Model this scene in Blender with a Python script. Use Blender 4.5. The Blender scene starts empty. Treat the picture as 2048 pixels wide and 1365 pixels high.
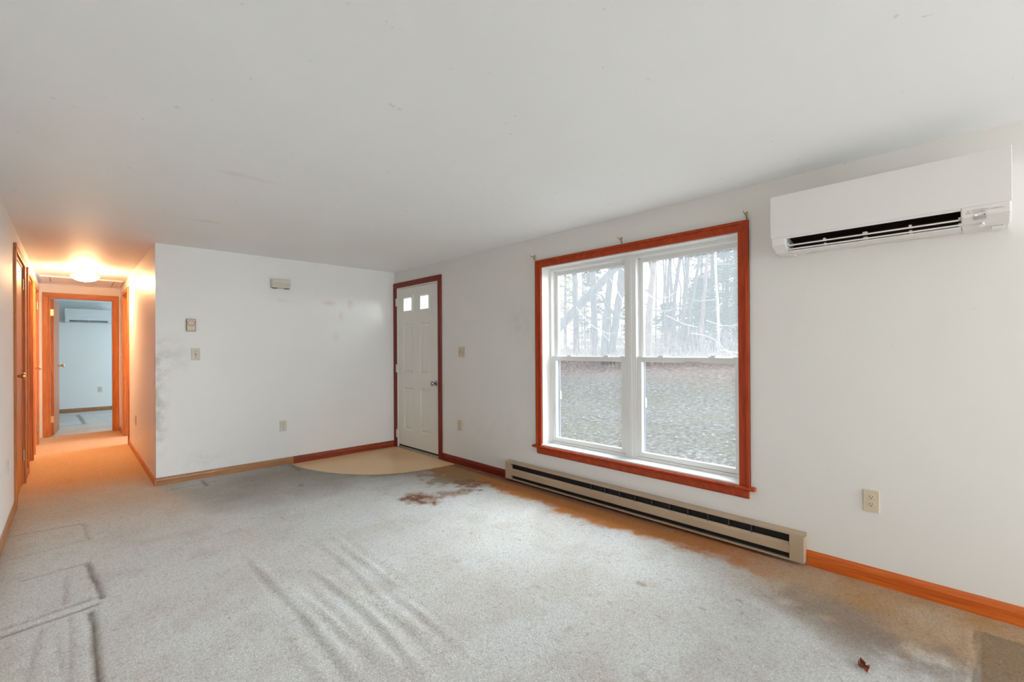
import bpy, bmesh, math, random
import numpy as np
from mathutils import Vector, Matrix

random.seed(7)
rng = np.random.default_rng(7)
SC = bpy.context.scene
COL = SC.collection
PI = math.pi

# ------------------------------------------------------------------ camera
CH = 1.26835
yaw, pit, rol = math.radians(44.14504), math.radians(0.11093), math.radians(-0.33626)
fw = Vector((math.sin(yaw) * math.cos(pit), math.cos(yaw) * math.cos(pit), math.sin(pit)))
rt = Vector((math.cos(yaw), -math.sin(yaw), 0))
up = rt.cross(fw)
c, s = math.cos(rol), math.sin(rol)
rt2, up2 = rt * c + up * s, up * c - rt * s
cd = bpy.data.cameras.new('camera')
cam = bpy.data.objects.new('camera', cd)
COL.objects.link(cam)
cd.sensor_width = 36.0
cd.lens = 910.2 * 36.0 / 2048
cd.shift_y = 14.36 / 2048
cd.clip_start = 0.05
cd.clip_end = 300
cam.matrix_world = Matrix(((rt2.x, up2.x, -fw.x, 0), (rt2.y, up2.y, -fw.y, 0), (rt2.z, up2.z, -fw.z, CH), (0, 0, 0, 1)))
SC.camera = cam

# ------------------------------------------------------------------ exposure, sky, sun, daylight, added fill
SC.view_settings.view_transform = 'Standard'
SC.view_settings.look = 'None'
SC.view_settings.gamma = 1
SC.view_settings.use_curve_mapping = False
SC.view_settings.exposure = 0.39
SC.cycles.use_denoising = True
SC.cycles.max_bounces = 12
SC.cycles.diffuse_bounces = 6
SC.cycles.transparent_max_bounces = 16
SC.cycles.sample_clamp_indirect = 8
SC.cycles.caustics_reflective = False
SC.cycles.caustics_refractive = False

world = bpy.data.worlds.new('sky')
SC.world = world
world.use_nodes = True
wn = world.node_tree
wn.nodes.clear()
wo = wn.nodes.new('ShaderNodeOutputWorld')
wb = wn.nodes.new('ShaderNodeBackground')
wt = wn.nodes.new('ShaderNodeTexCoord')
wx = wn.nodes.new('ShaderNodeSeparateXYZ')
wr = wn.nodes.new('ShaderNodeValToRGB')
wn.links.new(wt.outputs['Generated'], wx.inputs[0])
wn.links.new(wx.outputs['Z'], wr.inputs[0])
wr.color_ramp.elements[0].position = 0.0
wr.color_ramp.elements[0].color = (1.0, 0.93, 0.82, 1)
wr.color_ramp.elements[1].position = 0.45
wr.color_ramp.elements[1].color = (0.80, 0.90, 1.0, 1)
wn.links.new(wr.outputs[0], wb.inputs[0])
wb.inputs[1].default_value = 1.35
wn.links.new(wb.outputs[0], wo.inputs[0])

def lamp(name, kind, loc, direction, energy, color, **kw):
    d = bpy.data.lights.new(name, kind)
    d.energy = energy
    d.color = color
    for k, v in kw.items():
        setattr(d, k, v)
    o = bpy.data.objects.new(name, d)
    o.location = loc
    if direction is not None:
        o.rotation_euler = Vector(direction).to_track_quat('-Z', 'Y').to_euler()
    COL.objects.link(o)
    return o

lamp('sun', 'SUN', (30, -12, 20), (-0.80, 0.28, -0.42), 13.0, (0.87, 0.95, 1.0), angle=math.radians(75))
lamp('warm_fill_kitchen_window', 'AREA', (-3.52, 0.3, 1.5), (1, -0.3, -0.10), 26, (1.0, 0.80, 0.58), shape='RECTANGLE', size=2.4, size_y=1.15)  # warm area fill set at the kitchen window to warm the opposite wall
lamp('fill_rear', 'AREA', (2.2, -4.44, 1.3), (-0.42, 1, -0.08), 122, (0.88, 0.955, 1.0), shape='RECTANGLE', size=1.5, size_y=1.6)  # added fill light behind the viewer, brightens the whole room
lamp('daylight_bedroom_window', 'AREA', (3.0, 11.5, 1.35), (-1, 0, -0.05), 50, (0.58, 0.84, 1.0), shape='RECTANGLE', size=1.4, size_y=1.3)
lamp('daylight_side_room_window', 'AREA', (3.0, 8.45, 1.4), (-1, 0.0, -0.15), 80, (0.80, 0.90, 1.0), shape='RECTANGLE', size=1.0, size_y=1.2)

# ------------------------------------------------------------------ room numbers (metres, camera over the origin)
H = 2.29           # ceiling
XR = 3.086         # inner face of the window wall
XRo = 3.29         # its outer face
YB = 5.412         # face of the far living room wall
XH = 0.576         # hallway, right wall face
XL = -0.326        # left wall face
YE = 9.615         # hallway end wall face
YBED = 13.15       # bedroom far wall
YREAR = -4.5
XK = -3.55         # kitchen far wall
T = 0.115

# ------------------------------------------------------------------ mesh helpers
class MB:
    def __init__(self):
        self.v = []; self.f = []
    def add(self, vs, fs):
        b = len(self.v)
        self.v += [tuple(p) for p in vs]
        self.f += [tuple(i + b for i in q) for q in fs]
        return self
    def box(self, x0, x1, y0, y1, z0, z1):
        x0, x1 = min(x0, x1), max(x0, x1); y0, y1 = min(y0, y1), max(y0, y1); z0, z1 = min(z0, z1), max(z0, z1)
        return self.add([(x0, y0, z0), (x1, y0, z0), (x1, y1, z0), (x0, y1, z0), (x0, y0, z1), (x1, y0, z1), (x1, y1, z1), (x0, y1, z1)],
                        [(0, 3, 2, 1), (4, 5, 6, 7), (0, 1, 5, 4), (1, 2, 6, 5), (2, 3, 7, 6), (3, 0, 4, 7)])
    def prism(self, pts, axis, a, b):
        """closed polygon pts in the two other axes (cyclic order), extruded along axis from a to b"""
        n = len(pts); vs = []
        for t in (a, b):
            for p in pts:
                vs.append({'x': (t, p[0], p[1]), 'y': (p[0], t, p[1]), 'z': (p[0], p[1], t)}[axis])
        fs = [tuple(range(n))[::-1], tuple(range(n, 2 * n))] + [(i, (i + 1) % n, (i + 1) % n + n, i + n) for i in range(n)]
        return self.add(vs, fs)
    def lathe(self, prof, o, d, n=24, cap=True):
        """profile [(radius, height)] turned about direction d from o"""
        d = Vector(d).normalized(); o = Vector(o)
        u = d.orthogonal().normalized(); w = d.cross(u)
        vs = []; fs = []
        for r, h in prof:
            for k in range(n):
                a = 2 * PI * k / n
                vs.append(o + d * h + (u * math.cos(a) + w * math.sin(a)) * r)
        for i in range(len(prof) - 1):
            for k in range(n):
                k2 = (k + 1) % n
                fs.append((i * n + k, i * n + k2, (i + 1) * n + k2, (i + 1) * n + k))
        if cap:
            fs.append(tuple(range(n))[::-1]); m = (len(prof) - 1) * n
            fs.append(tuple(range(m, m + n)))
        return self.add(vs, fs)
    def cyl(self, p0, p1, r0, r1=None, n=16):
        p0 = Vector(p0); p1 = Vector(p1); r1 = r0 if r1 is None else r1
        return self.lathe([(r0, 0), (r1, (p1 - p0).length)], p0, p1 - p0, n)
    def tube(self, path, radii, n=8):
        vs = []; fs = []; P = [Vector(p) for p in path]; u = None
        for i, p in enumerate(P):
            d = (P[min(i + 1, len(P) - 1)] - P[max(i - 1, 0)]).normalized()
            if u is None: u = d.orthogonal().normalized()
            u = (u - d * u.dot(d)).normalized(); w = d.cross(u)
            for k in range(n):
                a = 2 * PI * k / n
                vs.append(p + (u * math.cos(a) + w * math.sin(a)) * radii[i])
        for i in range(len(P) - 1):
            for k in range(n):
                k2 = (k + 1) % n
                fs.append((i * n + k, i * n + k2, (i + 1) * n + k2, (i + 1) * n + k))
        fs.append(tuple(range(n))[::-1]); m = (len(P) - 1) * n; fs.append(tuple(range(m, m + n)))
        return self.add(vs, fs)
    def frame(self, x0, x1, z0, z1, w, y0, y1):
        """rectangular ring in the xz plane"""
        wl, wr, wb_, wt_ = w if isinstance(w, tuple) else (w, w, w, w)
        self.box(x0, x0 + wl, y0, y1, z0, z1); self.box(x1 - wr, x1, y0, y1, z0, z1)
        self.box(x0 + wl, x1 - wr, y0, y1, z0, z0 + wb_); self.box(x0 + wl, x1 - wr, y0, y1, z1 - wt_, z1)
        return self
    def build(self, name, mat, parent=None, bevel=0.0, smooth=False, seg=2, weld=False):
        me = bpy.data.meshes.new(name)
        me.from_pydata(self.v, [], self.f)
        bm = bmesh.new(); bm.from_mesh(me)
        if weld: bmesh.ops.remove_doubles(bm, verts=bm.verts, dist=1e-5)
        bmesh.ops.recalc_face_normals(bm, faces=bm.faces)
        bm.to_mesh(me); bm.free()
        me.materials.append(mat)
        if smooth:
            me.polygons.foreach_set('use_smooth', [True] * len(me.polygons))
        o = bpy.data.objects.new(name, me)
        COL.objects.link(o)
        if parent is not None: o.parent = parent
        if bevel > 0:
            b = o.modifiers.new('edge', 'BEVEL'); b.width = bevel; b.segments = seg; b.limit_method = 'ANGLE'
            b.angle_limit = math.radians(40)
        if smooth:
            e = o.modifiers.new('split', 'EDGE_SPLIT'); e.split_angle = math.radians(45)
        return o

def tag(o, label, cat, group=None):
    o['label'] = label; o['category'] = cat
    if group: o['group'] = group
    return o
def thing(name, label, cat, loc=(0, 0, 0), rz=0.0, group=None):
    o = bpy.data.objects.new(name, None); COL.objects.link(o)
    o.location = loc; o.rotation_euler = (0, 0, rz); o.empty_display_size = 0.1
    return tag(o, label, cat, group)
def struct(o, label=None, cat=None):
    o['kind'] = 'structure'
    if label: o['label'] = label
    if cat: o['category'] = cat
    return o
def sroot(name, label, cat, loc, rz=0.0):
    return struct(thing(name, label, cat, loc, rz))
def dup(root, loc, rz, label, group=None):
    r = root.copy(); COL.objects.link(r); r.location = loc; r.rotation_euler = (0, 0, rz)
    r['label'] = label
    if group: r['group'] = group
    for ch in list(root.children):
        k = ch.copy(); COL.objects.link(k); k.parent = r
        for g in list(ch.children):
            d = g.copy(); COL.objects.link(d); d.parent = k
    return r
RW, LW = -PI / 2, PI / 2       # local x runs to the viewer's right along the wall, local y goes into the wall

# ------------------------------------------------------------------ materials
class NT:
    def __init__(self, name):
        self.m = bpy.data.materials.new(name); self.m.use_nodes = True
        self.t = self.m.node_tree; self.b = self.t.nodes['Principled BSDF']; self.out = self.t.nodes['Material Output']
    def n(self, kind, **kw):
        x = self.t.nodes.new(kind)
        for k, v in kw.items(): setattr(x, k, v)
        return x
    def l(self, a, b): self.t.links.new(a, b)
    def coord(self, scale=(1, 1, 1), rot=(0, 0, 0)):
        tc = self.n('ShaderNodeTexCoord'); mp = self.n('ShaderNodeMapping')
        mp.inputs['Scale'].default_value = scale; mp.inputs['Rotation'].default_value = rot
        self.l(tc.outputs['Object'], mp.inputs[0]); return mp.outputs[0]
    def noise(self, vec, scale, detail=4, rough=0.55, dist=0.0):
        x = self.n('ShaderNodeTexNoise'); x.inputs['Scale'].default_value = scale; x.inputs['Detail'].default_value = detail
        x.inputs['Roughness'].default_value = rough; x.inputs['Distortion'].default_value = dist
        if vec is not None: self.l(vec, x.inputs['Vector'])
        return x.outputs[0]
    def ramp(self, fac, stops):
        x = self.n('ShaderNodeValToRGB'); e = x.color_ramp.elements
        while len(e) < len(stops): e.new(0.5)
        for i, (p, col) in enumerate(stops):
            e[i].position = p
            e[i].color = (*col, 1) if isinstance(col, tuple) else (col, col, col, 1)
        self.l(fac, x.inputs[0]); return x.outputs[0]
    def mix(self, fac, a, b, mode='MIX'):
        x = self.n('ShaderNodeMix', data_type='RGBA', blend_type=mode)
        for i, v in ((0, fac), (6, a), (7, b)):
            if isinstance(v, (int, float)): x.inputs[i].default_value = v if i == 0 else (v, v, v, 1)
            elif isinstance(v, tuple): x.inputs[i].default_value = (*v, 1)
            else: self.l(v, x.inputs[i])
        return x.outputs[2]
    def math(self, op, a, b=None, clamp=False):
        x = self.n('ShaderNodeMath', operation=op); x.use_clamp = clamp
        for i, v in ((0, a), (1, b)):
            if v is None: continue
            if isinstance(v, (int, float)): x.inputs[i].default_value = v
            else: self.l(v, x.inputs[i])
        return x.outputs[0]
    def blob(self, vec, centre, radii, soft=1.0):
        """1 at the centre of an ellipsoid, 0 at its edge"""
        sb = self.n('ShaderNodeVectorMath', operation='SUBTRACT'); self.l(vec, sb.inputs[0]); sb.inputs[1].default_value = centre
        dv = self.n('ShaderNodeVectorMath', operation='DIVIDE'); self.l(sb.outputs[0], dv.inputs[0]); dv.inputs[1].default_value = radii
        ln = self.n('ShaderNodeVectorMath', operation='LENGTH'); self.l(dv.outputs[0], ln.inputs[0])
        mr = self.n('ShaderNodeMapRange'); mr.interpolation_type = 'SMOOTHSTEP'
        self.l(ln.outputs['Value'], mr.inputs[0]); mr.inputs[1].default_value = 1.0; mr.inputs[2].default_value = max(0.0, 1.0 - soft)
        return mr.outputs[0]
    def col(self, v):
        if isinstance(v, tuple): self.b.inputs['Base Color'].default_value = (*v, 1)
        else: self.l(v, self.b.inputs['Base Color'])
    def set(self, rough=0.5, metal=0.0, spec=0.5, coat=0.0):
        self.b.inputs['Roughness'].default_value = rough; self.b.inputs['Metallic'].default_value = metal
        self.b.inputs['Specular IOR Level'].default_value = spec; self.b.inputs['Coat Weight'].default_value = coat
    def bump(self, h, strength=0.2, dist=0.01):
        x = self.n('ShaderNodeBump'); x.inputs['Strength'].default_value = strength; x.inputs['Distance'].default_value = dist
        self.l(h, x.inputs['Height']); self.l(x.outputs[0], self.b.inputs['Normal'])

def paint(name, col, rough=0.6, var=0.05, scale=2.0, bump=0.03, spec=0.3, coat=0.0):
    g = NT(name); v = g.coord()
    n1 = g.noise(v, scale, 5)
    dark = tuple(x * (1 - var) for x in col); lite = tuple(min(1, x * (1 + var * 0.5)) for x in col)
    g.col(g.ramp(n1, [(0.3, dark), (0.7, lite)])); g.set(rough, 0, spec, coat)
    if bump: g.bump(g.noise(v, 220, 2), bump, 0.002)
    return g.m
def metal(name, col, rough=0.3):
    g = NT(name); n = g.noise(g.coord(), 40, 3)
    g.col(g.ramp(n, [(0.3, tuple(x * 0.85 for x in col)), (0.7, col)])); g.set(rough, 1.0); return g.m
def wood(name, dark, mid, lite, axis, rough=0.42, coat=0.06):
    """grain stretched along axis"""
    g = NT(name)
    sc = [26.0, 26.0, 26.0]; sc['xyz'.index(axis)] = 1.3
    v = g.coord(tuple(sc)); n1 = g.noise(v, 1.0, 6, 0.65, 0.8)
    sc2 = [120.0, 120.0, 120.0]; sc2['xyz'.index(axis)] = 6
    n2 = g.noise(g.coord(tuple(sc2)), 1.0, 3)
    base = g.ramp(n1, [(0.28, dark), (0.5, mid), (0.72, lite)])
    g.col(g.mix(0.35, base, g.ramp(n2, [(0.35, tuple(x * 0.6 for x in mid)), (0.65, lite)])))
    g.set(rough, 0, 0.28, coat); g.bump(n2, 0.12, 0.002); return g.m

WALLC = (0.82, 0.815, 0.80)
M = {}
def wall_mat(name, col, blobs=(), specks=True, rough=0.55):
    g = NT(name); v = g.coord()
    base = g.ramp(g.noise(v, 1.3, 5), [(0.3, tuple(x * 0.97 for x in col)), (0.7, col)])
    grain = g.noise(v, 9, 6, 0.7)
    for cen, rad, cc, amt, lo, hi in blobs:
        f = g.math('MULTIPLY', g.blob(v, cen, rad, 1.0), g.ramp(grain, [(lo, 0.0), (hi, 1.0)]))
        base = g.mix(g.math('MULTIPLY', f, amt), base, cc)
    if specks:
        vo = g.noise(v, 26, 1.0, 0.3)
        base = g.mix(g.math('MULTIPLY', g.ramp(vo, [(0.79, 0.0), (0.82, 1.0)]), 0.25), base, (0.42, 0.38, 0.33))
    g.col(base); g.set(rough, 0, 0.4); g.bump(g.noise(v, 160, 3), 0.05, 0.002); return g.m
grey, ochre, rust = (0.38, 0.35, 0.27), (0.62, 0.50, 0.33), (0.45, 0.32, 0.2)
M['wall_far'] = wall_mat('wall_far_paint', WALLC, [
    ((0.58, YB, 1.05), (0.16, 0.3, 0.55), grey, 0.60, 0.42, 0.66), ((0.72, YB, 1.22), (0.18, 0.3, 0.28), grey, 0.45, 0.35, 0.7),
    ((0.60, YB, 0.6), (0.10, 0.3, 0.5), grey, 0.5, 0.42, 0.6),
    ((2.22, YB, 1.83), (0.12, 0.2, 0.05), ochre, 0.6, 0.2, 0.6), ((2.48, YB, 1.83), (0.06, 0.2, 0.08), ochre, 0.6, 0.2, 0.6),
    ((2.36, YB, 1.68), (0.05, 0.2, 0.1), ochre, 0.4, 0.2, 0.6), ((1.72, YB, 1.83), (0.25, 0.2, 0.05), ochre, 0.3, 0.4, 0.7),
    ((0.95, YB, 0.15), (0.5, 0.3, 0.18), grey, 0.22, 0.45, 0.65), ((2.3, YB, 1.42), (0.06, 0.2, 0.1), ochre, 0.3, 0.2, 0.6)], rough=0.40)
M['wall_win_dimmed'] = wall_mat('wall_paint_dimmed', (0.755, 0.735, 0.705), [  # same wall paint, darkened and warmed to stand in for dimmer, warmer light
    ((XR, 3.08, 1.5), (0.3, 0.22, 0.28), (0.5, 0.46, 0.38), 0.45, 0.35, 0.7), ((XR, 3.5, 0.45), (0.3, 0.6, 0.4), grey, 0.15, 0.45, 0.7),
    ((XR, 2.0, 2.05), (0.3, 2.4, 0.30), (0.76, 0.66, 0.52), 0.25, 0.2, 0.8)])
M['wall'] = wall_mat('wall_paint', WALLC)
M['ceiling'] = wall_mat('ceiling_paint', (0.90, 0.905, 0.90), [
    ((0.75, 3.0, H), (0.25, 0.06, 0.2), ochre, 0.25, 0.3, 0.6), ((0.75, 4.25, H), (0.2, 0.05, 0.2), ochre, 0.35, 0.3, 0.6)])
M['white_vinyl'] = paint('window_vinyl', (0.80, 0.795, 0.78), 0.35, 0.03, bump=0)
M['track_shaded'] = paint('screen_track_shaded', (0.20, 0.225, 0.26), 0.5, 0.04, bump=0)  # white vinyl with its bluish shade put into the colour
M['sill_paint'] = paint('sill_paint', (0.76, 0.745, 0.725), 0.3, 0.06, 8, bump=0)
M['door_white'] = wall_mat('entry_door_paint', (0.79, 0.775, 0.73), [((XR, 4.9, 0.1), (0.4, 0.7, 0.3), ochre, 0.3, 0.4, 0.7)])
for ax in 'xyz':
    M['trim_' + ax] = wood('trim_cherry_' + ax, (0.22, 0.014, 0.002), (0.39, 0.034, 0.004), (0.52, 0.085, 0.010), ax)
    M['hall_' + ax] = wood('hall_oak_' + ax, (0.30, 0.085, 0.02), (0.48, 0.15, 0.038), (0.62, 0.24, 0.075), ax)
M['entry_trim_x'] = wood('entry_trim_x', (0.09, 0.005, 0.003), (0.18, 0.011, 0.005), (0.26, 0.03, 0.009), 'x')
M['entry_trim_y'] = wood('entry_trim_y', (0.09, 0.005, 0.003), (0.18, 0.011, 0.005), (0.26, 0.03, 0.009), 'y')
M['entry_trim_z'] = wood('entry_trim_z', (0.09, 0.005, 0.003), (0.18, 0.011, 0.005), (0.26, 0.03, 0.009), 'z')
M['base_tan'] = wood('baseboard_tan', (0.22, 0.085, 0.03), (0.38, 0.17, 0.065), (0.52, 0.27, 0.12), 'x')
M['base_red'] = wood('baseboard_red', (0.12, 0.012, 0.006), (0.24, 0.030, 0.012), (0.42, 0.10, 0.04), 'x')
M['base_orange'] = wood('baseboard_orange', (0.36, 0.045, 0.006), (0.56, 0.105, 0.012), (0.70, 0.19, 0.03), 'y')
M['base_hall'] = wood('baseboard_hall', (0.22, 0.09, 0.04), (0.36, 0.17, 0.08), (0.48, 0.26, 0.13), 'y')
M['ac_white'] = paint('ac_plastic', (0.75, 0.725, 0.71), 0.10, 0.01, bump=0, spec=0.5)
M['ac_body'] = paint('ac_body_plastic', (0.76, 0.745, 0.72), 0.4, 0.02, bump=0)
M['dark'] = paint('dark_void', (0.012, 0.010, 0.010), 0.6, 0.1, bump=0)
M['dark_brown'] = paint('fan_barrel', (0.05, 0.026, 0.018), 0.5, 0.2, 30, bump=0)
M['grey_print'] = paint('grey_print', (0.45, 0.44, 0.43), 0.5, 0.02, bump=0)
M['beige_plastic'] = paint('beige_plastic', (0.62, 0.53, 0.40), 0.4, 0.04, 12, bump=0)
M['ivory_plastic'] = paint('ivory_plastic', (0.64, 0.60, 0.50), 0.4, 0.08, 14, bump=0)
M['brown_plastic'] = paint('brown_plastic', (0.33, 0.25, 0.19), 0.4, 0.04, bump=0)
M['cream_face'] = paint('cream_face', (0.72, 0.60, 0.47), 0.35, 0.04, bump=0)
M['slot'] = paint('slot_dark', (0.06, 0.05, 0.04), 0.6, 0.05, bump=0)
M['heater'] = paint('heater_bronze', (0.46, 0.345, 0.235), 0.38, 0.10, 4, bump=0.02, spec=0.6)
M['fin'] = metal('heater_fin', (0.10, 0.10, 0.11), 0.5)
M['brass'] = metal('brass', (0.85, 0.60, 0.28), 0.28)
M['dull_brass'] = metal('dull_brass', (0.62, 0.55, 0.38), 0.35)
M['nickel'] = metal('nickel', (0.42, 0.42, 0.40), 0.22)
M['hinge_white'] = paint('painted_hinge', (0.74, 0.68, 0.62), 0.4, 0.05, 40, bump=0)
M['sill_metal'] = paint('threshold_metal', (0.34, 0.31, 0.26), 0.5, 0.4, 60, bump=0.1)
M['seal'] = paint('door_seal', (0.03, 0.02, 0.015), 0.7, 0.1, bump=0)
M['leaf'] = paint('dry_leaf', (0.30, 0.085, 0.045), 0.7, 0.5, 60, bump=0.2)
def vinyl_floor_mat():
    g = NT('vinyl_floor_mat'); v = g.coord((1, 1, 1), (0, 0, 0.6))
    w = g.n('ShaderNodeTexBrick'); g.l(v, w.inputs['Vector']); w.inputs['Scale'].default_value = 22
    w.inputs['Color1'].default_value = (0.86, 0.59, 0.31, 1); w.inputs['Color2'].default_value = (0.80, 0.54, 0.28, 1); w.inputs['Mortar'].default_value = (0.70, 0.48, 0.28, 1)
    w.inputs['Mortar Size'].default_value = 0.03
    f = g.math('MULTIPLY', g.noise(g.coord(), 3, 5), g.blob(g.coord(), (2.85, 4.9, 0), (0.3, 0.5, 0.3)))
    g.col(g.mix(f, w.outputs[0], (0.50, 0.25, 0.09))); g.set(0.35, 0, 0.5); g.bump(w.outputs[0], 0.15, 0.002); return g.m
M['vinyl'] = vinyl_floor_mat()
def carpet_mat():
    g = NT('carpet_pile'); v = g.coord()
    at = g.n('ShaderNodeAttribute', attribute_name='soil'); base = at.outputs['Color']
    vo = g.n('ShaderNodeTexVoronoi'); vo.inputs['Scale'].default_value = 95
    wob = g.noise(v, 30, 3); va = g.n('ShaderNodeVectorMath', operation='MULTIPLY_ADD')
    cx = g.n('ShaderNodeCombineXYZ'); g.l(wob, cx.inputs[0]); g.l(g.noise(v, 33, 3), cx.inputs[1])
    g.l(cx.outputs[0], va.inputs[0]); va.inputs[1].default_value = (0.03, 0.03, 0); g.l(v, va.inputs[2]); g.l(va.outputs[0], vo.inputs['Vector'])
    n1 = g.noise(v, 130, 4, 0.7); n2 = g.noise(v, 38, 4, 0.65)
    pile = g.math('MULTIPLY', g.ramp(n1, [(0.34, 0.0), (0.62, 1.0)]), g.ramp(vo.outputs['Distance'], [(0.15, 1.0), (0.85, 0.35)]))
    t = g.mix(g.math('MULTIPLY', g.math('SUBTRACT', 1.0, pile), 0.88), base, (0.56, 0.50, 0.43), 'MULTIPLY')
    t = g.mix(g.math('MULTIPLY', g.ramp(n2, [(0.32, 1.0), (0.46, 0.0)]), 0.5), t, (0.56, 0.47, 0.38), 'MULTIPLY')
    g.col(t); g.set(0.95, 0, 0.05)
    g.b.inputs['Sheen Weight'].default_value = 0.15
    g.bump(g.math('ADD', pile, g.math('MULTIPLY', n2, 0.8)), 0.55, 0.008); return g.m
M['carpet'] = carpet_mat()
def pane_mat(name, veil, tint):  # veil: pale haze mixed into the glass to wash out the view
    g = NT(name)
    tr = g.n('ShaderNodeBsdfTransparent'); tl = g.n('ShaderNodeBsdfTranslucent'); gl = g.n('ShaderNodeBsdfGlossy')
    veil_tint = g.ramp(g.noise(g.coord(), 2.2, 5), [(0.3, tuple(x * 0.93 for x in tint)), (0.7, tint)])
    g.l(veil_tint, tl.inputs[0]); gl.inputs['Roughness'].default_value = 0.02
    m1 = g.n('ShaderNodeMixShader'); m1.inputs[0].default_value = veil; g.l(tr.outputs[0], m1.inputs[1]); g.l(tl.outputs[0], m1.inputs[2])
    m2 = g.n('ShaderNodeMixShader'); m2.inputs[0].default_value = 0.03; g.l(m1.outputs[0], m2.inputs[1]); g.l(gl.outputs[0], m2.inputs[2])
    g.l(m2.outputs[0], g.out.inputs[0]); return g.m
M['pane'] = pane_mat('clear_pane', 0.02, (0.93, 0.97, 1.0))
M['pane_hazed'] = pane_mat('hazed_pane', 0.075, (0.93, 0.97, 1.0))  # upper panes carry the outdoor haze over the trees
M['lite'] = pane_mat('door_lite_glass', 0.05, (0.95, 0.97, 1.0))
def bowl_mat():
    g = NT('lamp_bowl_glass'); g.col((0.95, 0.93, 0.88)); g.set(0.3)
    g.b.inputs['Emission Color'].default_value = (1.0, 0.57, 0.27, 1); g.b.inputs['Emission Strength'].default_value = 185
    return g.m
M['bowl'] = bowl_mat()
def led_mat():
    g = NT('green_led'); g.col((0.5, 0.8, 0.2)); g.b.inputs['Emission Color'].default_value = (0.6, 0.95, 0.25, 1); g.b.inputs['Emission Strength'].default_value = 0.7; return g.m
M['led'] = led_mat()
def bark(name, a, b):
    g = NT(name); v = g.coord((6, 6, 1.2)); n = g.noise(v, 2.5, 6, 0.7, 0.4)
    g.col(g.ramp(n, [(0.35, a), (0.65, b)])); g.set(0.9, 0, 0.1); g.bump(n, 0.6, 0.03); return g.m
M['bark'] = bark('bark_grey', (0.06, 0.06, 0.063), (0.15, 0.147, 0.147))
M['bark_red'] = bark('bark_red', (0.16, 0.115, 0.10), (0.30, 0.23, 0.20))
M['bark_pale'] = bark('bark_pale', (0.42, 0.41, 0.40), (0.66, 0.65, 0.62))
M['twig'] = bark('twig_pale', (0.5, 0.49, 0.47), (0.75, 0.74, 0.71))
def leafm(name, a, b):
    g = NT(name); n = g.noise(g.coord(), 3, 4)
    g.col(g.ramp(n, [(0.3, a), (0.7, b)])); g.set(0.7, 0, 0.2)
    return g.m
M['pine'] = leafm('pine_needles', (0.055, 0.095, 0.062), (0.15, 0.22, 0.13))
M['pine_yellow'] = leafm('yellow_green_foliage', (0.26, 0.30, 0.10), (0.50, 0.48, 0.20))
M['brush'] = leafm('dry_brush', (0.20, 0.17, 0.14), (0.40, 0.36, 0.31))
def lawn_mat():
    g = NT('lawn_ground'); v = g.coord()
    n1 = g.noise(v, 0.5, 5); n2 = g.noise(v, 13, 6, 0.75); n3 = g.noise(v, 24, 4, 0.7)
    t = g.ramp(n2, [(0.36, (0.06, 0.057, 0.05)), (0.5, (0.125, 0.118, 0.108)), (0.64, (0.22, 0.205, 0.19))])
    t = g.mix(g.math('MULTIPLY', g.ramp(n1, [(0.45, 0.0), (0.65, 1.0)]), 0.5), t, (0.11, 0.115, 0.072))
    sx = g.n('ShaderNodeSeparateXYZ'); g.l(v, sx.inputs[0])
    far = g.n('ShaderNodeMapRange'); g.l(g.math('ADD', sx.outputs[0], g.math('MULTIPLY', n1, 3.0)), far.inputs[0]); far.inputs[1].default_value = 12.0; far.inputs[2].default_value = 15.0
    lit = g.ramp(g.noise(v, 8, 6, 0.75), [(0.38, (0.075, 0.055, 0.045)), (0.5, (0.15, 0.115, 0.10)), (0.62, (0.24, 0.20, 0.18))])
    t = g.mix(far.outputs[0], t, lit)
    t = g.mix(g.math('MULTIPLY', g.ramp(n3, [(0.64, 0.0), (0.70, 1.0)]), 0.5), t, (0.34, 0.30, 0.25))
    g.col(t); g.set(0.95, 0, 0.05); g.bump(n2, 0.6, 0.05); return g.m
M['lawn'] = lawn_mat()
M['litter'] = leafm('fallen_leaf', (0.26, 0.225, 0.185), (0.48, 0.44, 0.39))
M['siding'] = paint('siding', (0.7, 0.7, 0.68), 0.6)

# ------------------------------------------------------------------ shell
def slab(name, mat, boxes, label=None):
    mb = MB()
    for b in boxes: mb.box(*b)
    return struct(mb.build(name, mat), label, 'wall' if label else None)
WZ = (0.40, 2.012); WY = (1.083, 2.787)         # window rough opening
DY = (4.405, 5.352); DZ = 2.075                 # entry door opening
# window wall: living room with the two openings, then on past the side room and bedroom
slab('wall_right', M['wall_win_dimmed'], [
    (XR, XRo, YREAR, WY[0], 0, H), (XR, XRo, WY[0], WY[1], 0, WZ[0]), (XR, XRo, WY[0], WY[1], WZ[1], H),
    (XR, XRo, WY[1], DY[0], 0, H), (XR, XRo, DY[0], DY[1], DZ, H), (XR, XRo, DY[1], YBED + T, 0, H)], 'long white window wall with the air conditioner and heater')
slab('wall_back', M['wall_far'], [(XH + T, XR, YB, YB + T, 0, H)], 'white far wall with thermostat and door chime')
RD = (8.13, 8.93)                                # hallway right doorway
slab('wall_hallway_right', M['wall_far'], [(XH, XH + T, YB, RD[0], 0, H), (XH, XH + T, RD[0], RD[1], 2.09, H), (XH, XH + T, RD[1], YE, 0, H)], 'hallway wall on the side of the open doorway')
LA, LB, LC = (5.46, 6.42), (6.94, 7.70), (8.18, 9.00)
lw = []
ys = [0.6, LA[0], LA[1], LB[0], LB[1], LC[0], LC[1], YE]
for i in range(0, len(ys), 2): lw.append((XL - T, XL, ys[i], ys[i + 1], 0, H))
for a in (LA, LB, LC): lw.append((XL - T, XL, a[0], a[1], 2.09, H))
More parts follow.
